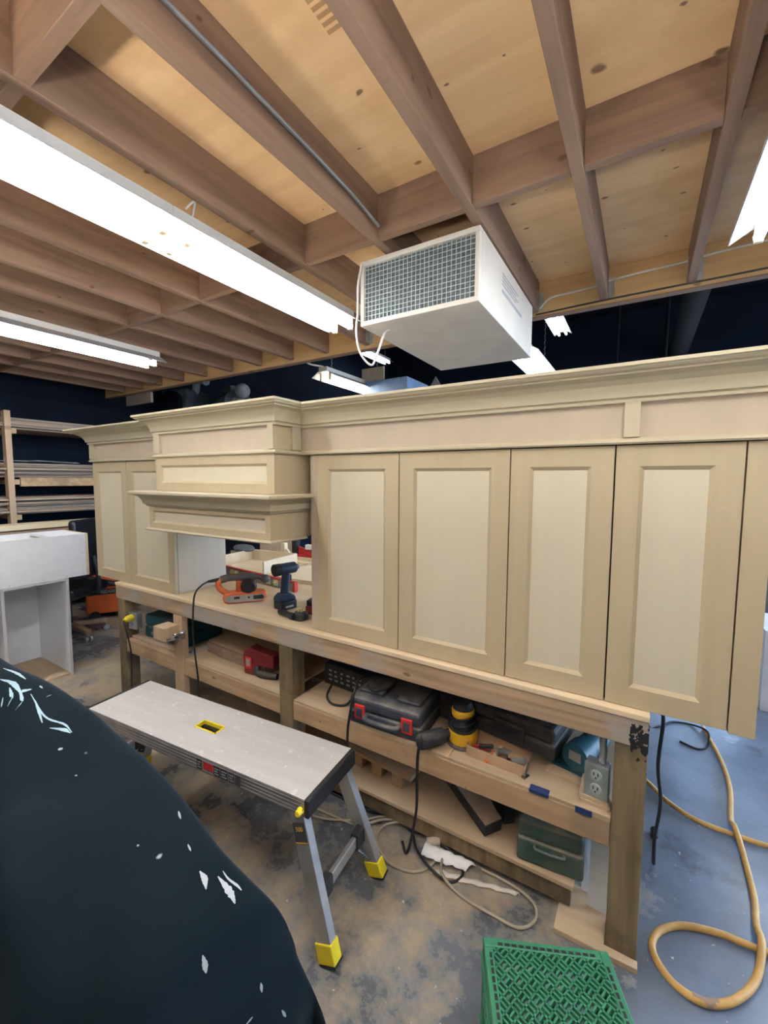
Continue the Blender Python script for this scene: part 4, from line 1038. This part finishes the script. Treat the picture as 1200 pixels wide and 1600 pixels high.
for x in (-.12,.0,.12): MB().box((x-.03,-.10,0),(x+.03,.10,.06)).build('block','lumber',t,bevel=.003)
for y in (-.06,.06): MB().box((-.2,y-.045,.0605),(.2,y+.045,.078)).build('slat','lumber',t,bevel=.002)
board('dark_board','dark board standing on the bottom shelf behind the pallet piece','board',(-1.45,1.95,BZ+.001),(.5,.03,.2),4,'dark_plank')
board('wood_scrap','scrap of wood on the bottom shelf below the red tool','board',(-1.85,1.8,BZ+.001),(.4,.12,.08),12,'dark_plank')
o = MB().box((-.030,0,0),(.030,.008,.40)).build('white_sheet','acrylic_white',bevel=.001); o.matrix_basis = T(-.068,1.572,.0215)@rot('Z',-3)@rot('X',-6); tag(o,'white plastic sheet standing beside the right bench leg','sheet')
o = MB().box((-.022,0,0),(.022,.006,.42)).build('white_sheet','acrylic_white',bevel=.001); o.matrix_basis = T(-.102,1.625,.0215)@rot('Z',-3)@rot('X',-4); tag(o,'narrow pale plastic strip between the green case and the white sheet','sheet')
o = MB().prism([(-.188,1.432),(.058,1.437),(.058,1.4645),(-.036,1.4645),(-.036,1.64),(-.148,1.64),(-.188,1.60)],0,.020,'Z').build('mdf_base_board','shelf_ply',bevel=.002); tag(o,'dusty board on the floor against the foot of the right bench leg','board')
for k, (x, y, a) in enumerate(((-2.62,1.80,28),(-2.52,1.88,14),(-2.45,1.72,40))):
    board('floor_offcut', ('long dark wood offcut on the floor under the left of the bench','middle wood offcut on the floor under the left of the bench','short wood offcut on the floor nearest the bench stud')[k],'board',(x,y,.001+.021*k),(.34-.06*k,.07,.02),a,'dark_plank')

# ------------------------------------------------------------------ cords, hose and paper on the floor
hA = [(0.395,3.171,.016),(0.44,2.853,.016),(0.446,2.601,.016),(0.415,2.35,.018),(0.414,2.26,.047),(0.426,2.163,.018),(0.424,1.942,.016),(0.405,1.80,.03),(0.402,1.71,.047),(0.372,1.606,.018),(0.308,1.506,.016),(0.234,1.45,.016),(0.168,1.451,.016),(0.125,1.483,.016),(0.099,1.542,.016),(0.121,1.612,.016),(0.188,1.675,.016),(0.289,1.71,.016),(0.364,1.716,.016),(0.446,1.729,.016),(.62,1.80,.016),(.9,2.0,.016)]
t = thing('air_hose','dusty yellow air hose looping on the floor at right','hose',(.3,1.6,0))
MB().tube(hA,.0112,10,step=6).build('hose','hose_yellow',t,world=True,smooth=60)
MB().tube([(.262,1.468,.016),(.234,1.451,.016),(.198,1.447,.016)],.0123,10).build('hose_joint','hose_tape',t,world=True,smooth=60)
tag(MB().tube([(.02,2.50,.016),(.104,2.416,.016),(.168,2.331,.016),(.273,2.262,.016),(.397,2.249,.016),(.523,2.252,.016),(.648,2.283,.016),(1.0,2.36,.016)],.011,10).build('air_hose','hose_yellow',smooth=60),'straighter yellow hose running from behind the bench leg to the right edge','hose')
tag(MB().tube([(.02,3.0,.3),(.10,3.02,.02),(.165,3.055,.006),(.236,3.157,.006),(.338,3.187,.006),(.409,3.091,.034),(.397,2.975,.006),(.346,2.909,.006),(.263,2.941,.006)],.006,8).build('loose_cord','cord_black',smooth=60),'thin black cord looped on the floor under the cabinet end','cord')
t = thing('extension_cord','black cord with plug hanging behind the right bench leg','cord',(.12,2.2,0))
MB().tube([(.075,1.60,.80),(.10,1.66,.74),(.095,1.70,.55),(.11,1.72,.40),(.10,1.74,.25),(.105,1.80,.10),(.117,2.0,.01),(.117,2.06,.01)],.006,8).build('cable','cord_black',t,world=True,smooth=60)
MB().cyl((.117,2.061,.014),(.119,2.10,.014),.013,.016,n=12).build('plug','black_rubber',t,world=True,smooth=50)
b1 = [(-1.29,1.40,.007),(-1.245,1.414,.007),(-1.138,1.423,.007),(-1.008,1.441,.007),(-.92,1.516,.02),(-.792,1.582,.007),(-.682,1.545,.007),(-.644,1.462,.007),(-.688,1.379,.007),(-.791,1.355,.007),(-.89,1.405,.007),(-.902,1.486,.02),(-.82,1.56,.02),(-.715,1.565,.02),(-.627,1.489,.02),(-.594,1.413,.02),(-.503,1.381,.007),(-.381,1.375,.007),(-.293,1.379,.007),(-.25,1.43,.007),(-.259,1.485,.007),(-.312,1.515,.007),(-.395,1.525,.007),(-.471,1.520,.012)]
tag(MB().tube(b1,.0055,8,step=6).build('extension_cord','cord_beige',smooth=60),'beige extension cord in loops on the floor in front of the bench','cord')
tag(MB().tube([(-1.30,1.37,.007),(-1.17,1.385,.007),(-1.016,1.47,.007),(-.93,1.55,.007),(-.82,1.60,.007)],.005,8).build('extension_cord','cord_beige',smooth=60),'short beige cord running beside the looped one under the platform end','cord')
t = thing('extension_cord','black cord curled through the beige loops on the floor','cord',(-.7,1.45,0))
MB().tube([(-1.34,1.50,.007),(-1.305,1.531,.007),(-1.185,1.531,.007),(-1.066,1.525,.007),(-.92,1.535,.033),(-.797,1.531,.02),(-.73,1.461,.02),(-.642,1.399,.034),(-.564,1.406,.007),(-.527,1.455,.007),(-.55,1.505,.013),(-.60,1.522,.02),(-.66,1.53,.03)],.0055,8,step=6).build('cable','cord_black',t,world=True,smooth=60)
MB().cyl((-.655,1.53,.034),(-.70,1.50,.034),.016,.014,n=12).build('plug','cord_beige',t,world=True,smooth=50)
def sheet(name, label, pts, mat, amp=.02, z0=.008):
    mb = MB(); v = []; nu, nv = 14, 6
    p = [Vector((a,b,0)) for a,b in pts]
    for i in range(nu+1):
        r = []
        for j in range(nv+1):
            q = p[0].lerp(p[1], i/nu).lerp(p[3].lerp(p[2], i/nu), j/nv)
            z = z0 + amp*(.5+.5*noise.noise(Vector((q.x*22,q.y*22,z0*90)))) + amp*.6*math.sin(j/nv*math.pi)
            r.append(mb.bm.verts.new((q.x,q.y+.004*math.sin(i*2.1),z)))
        v.append(r)
    for i in range(nu):
        for j in range(nv): mb.bm.faces.new((v[i][j],v[i+1][j],v[i+1][j+1],v[i][j+1]))
    return tag(mb.build(name, mat, None, smooth=50, solid=.0015), label, 'paper')
sheet('crumpled_paper','crumpled white paper on the floor against the bottom shelf',[(-.70,1.44),(-.52,1.475),(-.49,1.518),(-.70,1.522)],'paper',.022)
sheet('crumpled_paper','long dirty strip of paper lying on the sawdust by the shelf rail',[(-.64,1.40),(-.33,1.49),(-.32,1.512),(-.62,1.435)],'paper_dirty',.006,.003)
PAINT = [([(-0.758, 0.5, 0.722), (-0.741, 0.5, 0.712), (-0.738, 0.5, 0.692)], 0.0053), ([(-0.698, 0.5, 0.742), (-0.675, 0.5, 0.734), (-0.656, 0.5, 0.724), (-0.647, 0.5, 0.712)], 0.0067), ([(-0.682, 0.5, 0.762), (-0.666, 0.5, 0.754), (-0.64, 0.5, 0.754), (-0.627, 0.5, 0.751)], 0.0026), ([(-0.758, 0.5, 0.529), (-0.75, 0.5, 0.51), (-0.747, 0.5, 0.495)], 0.0045), ([(-0.828, 0.5, 0.825), (-0.82, 0.5, 0.811)], 0.003), ([(-1.413, 0.5, 0.761), (-1.392, 0.5, 0.765)], 0.0045), ([(-0.621, 0.5, 0.468), (-0.604, 0.5, 0.498)], 0.0045), ([(-0.578, 0.5, 0.589), (-0.575, 0.5, 0.571)], 0.0023), ([(-0.797, 0.5, 0.763), (-0.787, 0.5, 0.753)], 0.0015), ([(-1.004, 0.5, 0.66), (-0.996, 0.5, 0.662)], 0.0015), ([(-0.523, 0.5, 0.571), (-0.513, 0.5, 0.565)], 0.0023), ([(-1.315, 0.5, 0.717), (-1.307, 0.5, 0.718)], 0.0015)]
PRINT = [([(-1.851, 0.5, 0.855), (-1.736, 0.5, 0.872), (-1.686, 0.5, 0.855)], 0.0056), ([(-1.813, 0.5, 0.903), (-1.702, 0.5, 0.915), (-1.626, 0.5, 0.914)], 0.0042), ([(-1.658, 0.5, 0.871), (-1.622, 0.5, 0.877), (-1.581, 0.5, 0.893)], 0.0084), ([(-1.767, 0.5, 0.848), (-1.756, 0.5, 0.818), (-1.797, 0.5, 0.772)], 0.0042), ([(-1.692, 0.5, 0.879), (-1.669, 0.5, 0.832), (-1.729, 0.5, 0.781)], 0.0028), ([(-1.562, 0.5, 0.863), (-1.542, 0.5, 0.838), (-1.519, 0.5, 0.805)], 0.0021), ([(-1.593, 0.5, 0.875), (-1.498, 0.5, 0.832), (-1.369, 0.5, 0.849), (-1.323, 0.5, 0.84)], 0.0021), ([(-1.466, 0.5, 0.806), (-1.379, 0.5, 0.83), (-1.332, 0.5, 0.835)], 0.0042), ([(-1.521, 0.5, 0.921), (-1.503, 0.5, 0.918)], 0.0021), ([(-1.48, 0.5, 0.897), (-1.443, 0.5, 0.915)], 0.0021), ([(-1.832, 0.5, 0.796), (-1.857, 0.5, 0.754)], 0.0028)]
# ------------------------------------------------------------------ left background
t = thing('cabinet_carcass','white open cabinet carcass standing on the floor at far left','cabinet',(-4.03,1.26,0))
CX0, CX1 = -4.32, -3.76
MB().box((CX0,1.44,0),(CX1,1.458,.77)).build('side_panel','white_melamine',t,world=True)
MB().box((CX0,1.05,0),(CX1,1.068,.77)).build('side_panel','white_melamine',t,world=True)
MB().box((CX0,1.0685,.02),(CX0+.016,1.4395,.75)).build('back_panel','white_melamine',t,world=True)
MB().box((CX0+.0165,1.0685,.0),(CX1-.002,1.4395,.018)).build('bottom','shelf_ply',t,world=True)
MB().box((CX0,1.0685,.752),(CX1-.002,1.4395,.77)).build('top','white_melamine',t,world=True)
MB().box((CX1+.0003,1.05,0),(CX1+.002,1.068,.77)).box((CX1+.0003,1.44,0),(CX1+.002,1.458,.77)).build('edge_band','melamine_edge',t,world=True)
t = thing('cabinet_carcass','white shallow cabinet box lying on top of the white carcass','cabinet',(-3.95,1.2,.771))
MB().box((CX1-.014,.70,.772),(CX1+.004,1.585,1.105)).build('front_panel','white_melamine',t,world=True)
MB().box((CX1-.40,1.5855,.772),(CX1+.004,1.603,1.105)).build('side_panel','pale_ply',t,world=True)
MB().box((CX1-.40,.70,.772),(CX1-.0145,.718,1.105)).build('side_panel','white_melamine',t,world=True)
MB().box((CX1-.40,.7185,.772),(CX1-.384,1.585,1.105)).build('back_panel','white_melamine',t,world=True)
MB().box((CX1-.3835,1.36,1.085),(CX1-.0145,1.585,1.103)).build('stretcher','white_melamine',t,world=True)
MB().box((CX1-.3835,.7185,1.085),(CX1-.0145,.92,1.103)).build('stretcher','white_melamine',t,world=True)
MB().box((CX1-.3835,.7185,.772),(CX1-.0145,1.585,.786)).build('bottom','pale_ply',t,world=True)
mb = MB()
for y in (.85,1.1,1.3,1.45,1.56): mb.cyl((CX1+.004,y,.786),(CX1+.0046,y,.786),.004,n=8)
for z in (.85,.95,1.06): mb.cyl((CX1+.004,1.56,z),(CX1+.0046,1.56,z),.004,n=8)
mb.build('screw_head','melamine_edge',t,world=True)
# long cream boards resting behind the white boxes on trestles
for x, y in ((-5.0,.3),(-5.06,3.0)):
    t = thing('trestle',('wooden trestle behind the white boxes, nearer end' if y < 1 else 'wooden trestle behind the white boxes, farther end'),'trestle',(x,y,0))
    MB().box((x-.2,y-.04,.92),(x+.2,y+.04,1.0)).build('beam','stud',t,world=True,bevel=.003)
    for sx in (-.16,.16):
        for sy in (-1,1): MB().bar((x+sx,y+sy*.045,.93),(x+sx*1.1,y+sy*.26,0.005),.06,.03,up=(0,1,0)).build('leg','stud',t,world=True)
def lb(label, p, q, w, h, mat, grp=None, name='long_board'):
    p, q = Vector(p), Vector(q)
    o = MB().bar((0,0,0), q-p, w, h).build(name, mat, None, bevel=.002); o.matrix_basis = T(*p); return tag(o, label, 'board', grp)
lb('long cream board on the trestles behind the white box, topmost', (-5.0,-.2,1.078),(-5.08,3.2,1.078),.20,.05,'cream_board')
lb('long cream board under the topmost one on the trestles', (-4.98,-.2,1.0215),(-5.06,3.2,1.0215),.24,.04,'rack_board')
# lumber rack on the left wall
t = thing('lumber_rack','timber lumber rack against the dark blue left wall','rack',(-5.7,1.8,0))
for y in (-.2,1.60,3.05):
    MB().box((-5.40,y,0),(-5.312,y+.05,2.2)).build('post','stud',t,world=True,bevel=.003)
    for z in (.6,1.12,1.475,1.98): MB().box((-5.98,y+.0505,z),(-5.312,y+.09,z+.05)).build('arm','stud',t,world=True)
for z in (1.455,):
    MB().box((-5.355,1.70,z),(-5.317,3.04,z+.088)).build('front_beam','lumber',t,world=True,bevel=.003)
for z in (.61,1.171,1.5455,2.0305):
    MB().box((-5.98,-.19,z),(-5.40,3.2,z+.016)).build('shelf','rack_board',t,world=True)
random.seed(11)
def stack(z, n, grp, label, y0, y1, cap):
    zz = z
    for k in range(n):
        h = random.choice((.012,.016,.018,.02)); x1 = -5.405+random.uniform(-.06,.085); a = y0+random.uniform(0,.5); b = y1-random.uniform(0,.55)
        o = MB().box((0,0,0),(random.uniform(.3,.5),b-a,h)).build('stacked_board', random.choice(('rack_board','rack_grey','rack_board','mdf_side','dark_plank')), None)
        wdt = max(v.co.x for v in o.data.vertices)
        o.matrix_basis = T(x1-wdt, a, zz+.0005) @ rot('Z', random.uniform(-1.2,1.2)); zz += h+.001
        tag(o, label, 'board', grp)
        if zz > cap: break
    return zz
stack(1.19, 9, 'scrap boards on the lower rack shelf', 'scrap board piled flat on the lower rack shelf', .1, 3.0, 1.40)
zt = stack(1.5635, 7, 'scrap boards on the middle rack shelf', 'scrap board piled flat on the middle rack shelf behind the beam', .1, 3.0, 1.75)
stack(2.0485, 6, 'long boards on the top rack shelf', 'long board stacked on the top rack shelf under the joists', -.1, 3.1, 2.3)
for k in range(5): stack(.63+.0, 0, '', '', 0, 0, 1)
sheet('plastic_sheet','crumpled grey plastic sheet on the middle shelf of the rack',[(-5.55,1.5),(-5.36,1.5),(-5.36,2.25),(-5.55,2.25)],'acrylic_white',.02,zt+.004)['category'] = 'plastic sheet'
# office chair
t = thing('office_chair','black office chair with wooden star base behind the white cabinet','chair',(-4.68,1.80,0),R(-60))
for k in range(5):
    a = 2*math.pi*k/5+R(60)+R(6)
    c = Vector((math.cos(a),math.sin(a),0))
    ar = MB().bar(c*.03+Vector((0,0,.125)), c*.31+Vector((0,0,.095)),.055,.045).build('base_arm','chair_wood',t,bevel=.008)
    q = c*.30
    sd = Vector((-c.y,c.x,0))
    MB().cyl(q+sd*.012+Vector((0,0,.026)),q+sd*.03+Vector((0,0,.026)),.026,n=16).cyl(q-sd*.012+Vector((0,0,.026)),q-sd*.03+Vector((0,0,.026)),.026,n=16).cyl(q+Vector((0,0,.02)),q+Vector((0,0,.075)),.008,n=8).build('caster','plate_grey',ar,smooth=40)
MB().cyl((0,0,.10),(0,0,.42),.028,n=16).build('gas_post','black_plastic',t,smooth=40)
MB().box((-.25,-.25,.42),(.25,.25,.52)).build('seat','leather_black',t,bevel=.04,seg=4)
MB().box((-.20,.20,.60),(.22,.27,1.16)).build('backrest','leather_black',t,bevel=.035,seg=4)
MB().tube([(.0,.15,.43),(.0,.30,.45),(.0,.31,.6),(.0,.275,.8)],.02,8).build('back_stem','black_plastic',t,smooth=50)
for s in (-1,1):
    MB().tube([(s*.25,.10,.46),(s*.31,.08,.50),(s*.32,.06,.68),(s*.31,-.05,.70),(s*.30,-.18,.69)],.02,8).build('armrest','black_plastic',t,smooth=50)
# orange shop vacuum
t = thing('shop_vacuum','orange wheeled shop vacuum lettered RIDGID behind the office chair','vacuum cleaner',(-5.10,2.38,0),R(62))
MB().box((-.22,-.20,.06),(.22,.20,.34)).build('tank','vac_orange',t,bevel=.03,seg=3)
MB().prism([(-.22,.3405),(.22,.3405),(.19,.52),(-.19,.52)],-.18,.18,'Y').build('motor_head','vac_orange',t,bevel=.03,seg=3)
MB().box((-.20,-.2045,.275),(.20,-.2008,.335)).build('name_band','black_plastic',t)
text_mesh('RIDGID', .046, T(-.005,-.206,.305) @ rot('X', 90), .001, .0015).build('lettering','plate_grey',t)
for sx in (-1,1): MB().cyl((sx*.14,-.215,.05),(sx*.14,-.16,.05),.05,n=20).build('wheel','black_plastic',t,smooth=40)
for sx in (-1,1): MB().cyl((sx*.2,.17,.045),(sx*.2,.22,.045),.045,n=20).build('wheel','black_plastic',t,smooth=40)
MB().tube([(-.12,-.1,.52),(-.2,-.26,.50),(-.05,-.32,.44),(.12,-.27,.40),(.22,-.1,.45)],.03,10).build('suction_hose','black_plastic',t,smooth=60)

# ------------------------------------------------------------------ beyond the mezzanine
# dark storage loft with machines on its roof
struct('trim_97', MB().box((-5.99,3.3,0),(-3.1,5.4,2.36)), 'navy_wall')
struct('trim_98', MB().box((-5.6,2.90,2.45),(-5.05,2.93,2.57)), 'rack_grey')
t = thing('motor_unit','grey motor housing stored on the dark loft above the hood crown','machine',(-4.95,4.0,2.361),R(-20))
MB().cyl((-.3,0,.2),(.25,0,.2),.19,n=20).build('motor','dark_machine',t,smooth=40)
MB().cyl((.26,0,.2),(.34,0,.2),.10,.06,n=16).ball((.40,.0,.34),.10,(1,1,1),14).build('end_bell','light_machine',t,smooth=50)
MB().box((-.25,-.16,0),(.2,.16,.06)).box((-.2,-.06,.39),(.1,.06,.46)).build('mount','dark_machine',t,bevel=.01)
t = thing('exhaust_fan','dark machine with pipes stored at the left of the grey motor','machine',(-5.66,3.75,2.361),R(10))
MB().box((-.24,-.2,0),(.24,.2,.42)).build('body','dark_machine',t,bevel=.03)
MB().cyl((0,-.2,.22),(0,-.27,.22),.17,n=22).build('port','navy_wall',t,smooth=40)
MB().tube([(.2,0,.4),(.3,-.05,.55),(.5,-.1,.5)],.05,10).build('pipe','light_machine',t,smooth=50)
for k, (x, y, s) in enumerate(((-4.05,4.1,.12),(-3.78,4.25,.09),(-3.5,4.1,.11))):
    o = MB().ball((0,0,s*.55),s,(1.2,.8,.6),14).build('wrapped_bundle', 'light_machine' if k != 1 else 'acrylic_white', None, smooth=30)
    for v in o.data.vertices: v.co += Vector((noise.noise(v.co*9),noise.noise(v.co*9+Vector((5,0,0))),0))*.05
    o.matrix_basis = T(x,y,2.362); tag(o, ('grey bundle on the dark loft, nearest the motor','small pale bundle on the dark loft between two grey ones','grey bundle on the dark loft, nearest the warm hanging light')[k],'bundle')
board('roof_panel','flat pale blue panel lying on the dark loft','panel',(-3.5,3.55,2.362),(.5,.3,.03),0,'blue_box')
t = thing('blue_cabinet','tall blue metal box behind the cabinets, its top under the air cleaner','cabinet',(-2.45,4.35,0))
MB().box((-2.77,4.1,0),(-2.22,4.62,2.66)).build('body','blue_box',t,world=True,bevel=.004)
MB().box((-2.7,4.095,.2),(-2.3,4.0995,2.4)).build('door','blue_box',t,world=True,bevel=.002)
o = MB().box((-.15,0,0),(.15,.02,.16)).build('white_board','paper_dirty'); o.matrix_basis = T(-2.70,4.15,2.661); tag(o,'small white board standing on top of the blue box','board')
t = thing('dark_machine','dark angular machine beside the blue box','machine',(-1.95,4.5,0))
MB().box((-2.15,4.3,0),(-1.65,4.8,2.52)).build('body','dark_machine',t,world=True); MB().prism([(-2.1,2.5205),(-1.9,2.5205),(-2.0,2.68)],4.35,4.37,'Y').build('fin','plate_grey',t,world=True)
# things seen at the right edge behind the cabinet end
t = thing('dust_bag','white dust collector bag behind the right end of the cabinets','bag',(1.35,5.2,0))
MB().lathe([(.30,.0),(.32,.1),(.32,.9),(.30,1.0)],(1.35,5.2,0)).build('drum','plate_grey',t,world=True,smooth=40)
MB().lathe([(.30,1.001),(.36,1.1),(.37,1.6),(.28,1.9),(.05,2.0)],(1.35,5.2,0)).build('bag','paper',t,world=True,smooth=40)
board('saw_table','pale table board seen past the right end of the cabinets','table',(1.0,3.9,.001),(.5,.5,.55),0,'acrylic_white')

# ------------------------------------------------------------------ prints and splashes on the cloth
PJ = [None]
for pts, r in PAINT:
    mb = MB(); patch(mb, pts, r, top=(0,0,1.55))
    if len(mb.bm.faces): mb.build('paint_splash','white_print',cl,world=True)['label'] = 'white paint splash'
mb = MB()
for pts, r in PRINT: patch(mb, pts, r, top=(0,0,1.55))
mb.build('print','light_blue_print',cl,world=True)['label'] = 'pale blue printed pattern'

# ------------------------------------------------------------------ world, camera
w = bpy.data.worlds.new('World'); SC.world = w; w.use_nodes = True
wn = w.node_tree.nodes; bg = wn['Background']
# hazy bright daylight outside the added door openings: pale blue above the horizon, grey ground below
tcw = wn.new('ShaderNodeTexCoord'); sxw = wn.new('ShaderNodeSeparateXYZ'); rw = wn.new('ShaderNodeMapRange'); mw = wn.new('ShaderNodeMix'); mw.data_type = 'RGBA'
rw.inputs[1].default_value = -.02; rw.inputs[2].default_value = .02
mw.inputs[6].default_value = (.30,.32,.35,1); mw.inputs[7].default_value = (.46,.68,1.0,1)
wl_ = w.node_tree.links
wl_.new(tcw.outputs['Generated'], sxw.inputs[0]); wl_.new(sxw.outputs[2], rw.inputs[0]); wl_.new(rw.outputs[0], mw.inputs[0]); wl_.new(mw.outputs[2], bg.inputs['Color'])
bg.inputs['Strength'].default_value = 6.5
yaw, pitch, roll = -0.54885, -0.07955, 0.004386
f = Vector((math.sin(yaw)*math.cos(pitch), math.cos(yaw)*math.cos(pitch), math.sin(pitch)))
r = Vector((math.cos(yaw), -math.sin(yaw), 0)); u = r.cross(f)
r2 = r*math.cos(roll)+u*math.sin(roll); u2 = -r*math.sin(roll)+u*math.cos(roll)
cam = bpy.data.cameras.new('camera'); co = bpy.data.objects.new('camera', cam); C.objects.link(co)
co.matrix_world = Matrix(((r2.x,u2.x,-f.x,0),(r2.y,u2.y,-f.y,0),(r2.z,u2.z,-f.z,1.55),(0,0,0,1)))
cam.sensor_fit = 'VERTICAL'; cam.sensor_height = 36; cam.lens = 36*655.6/1600; cam.clip_start = .02
SC.camera = co
vs = SC.view_settings; vs.view_transform = 'Standard'; vs.look = 'None'; vs.gamma = 1; vs.use_curve_mapping = False
vs.exposure = 1.2
SC.cycles.max_bounces = 10; SC.cycles.diffuse_bounces = 6; SC.cycles.use_denoising = True
SC.cycles.sample_clamp_indirect = 8
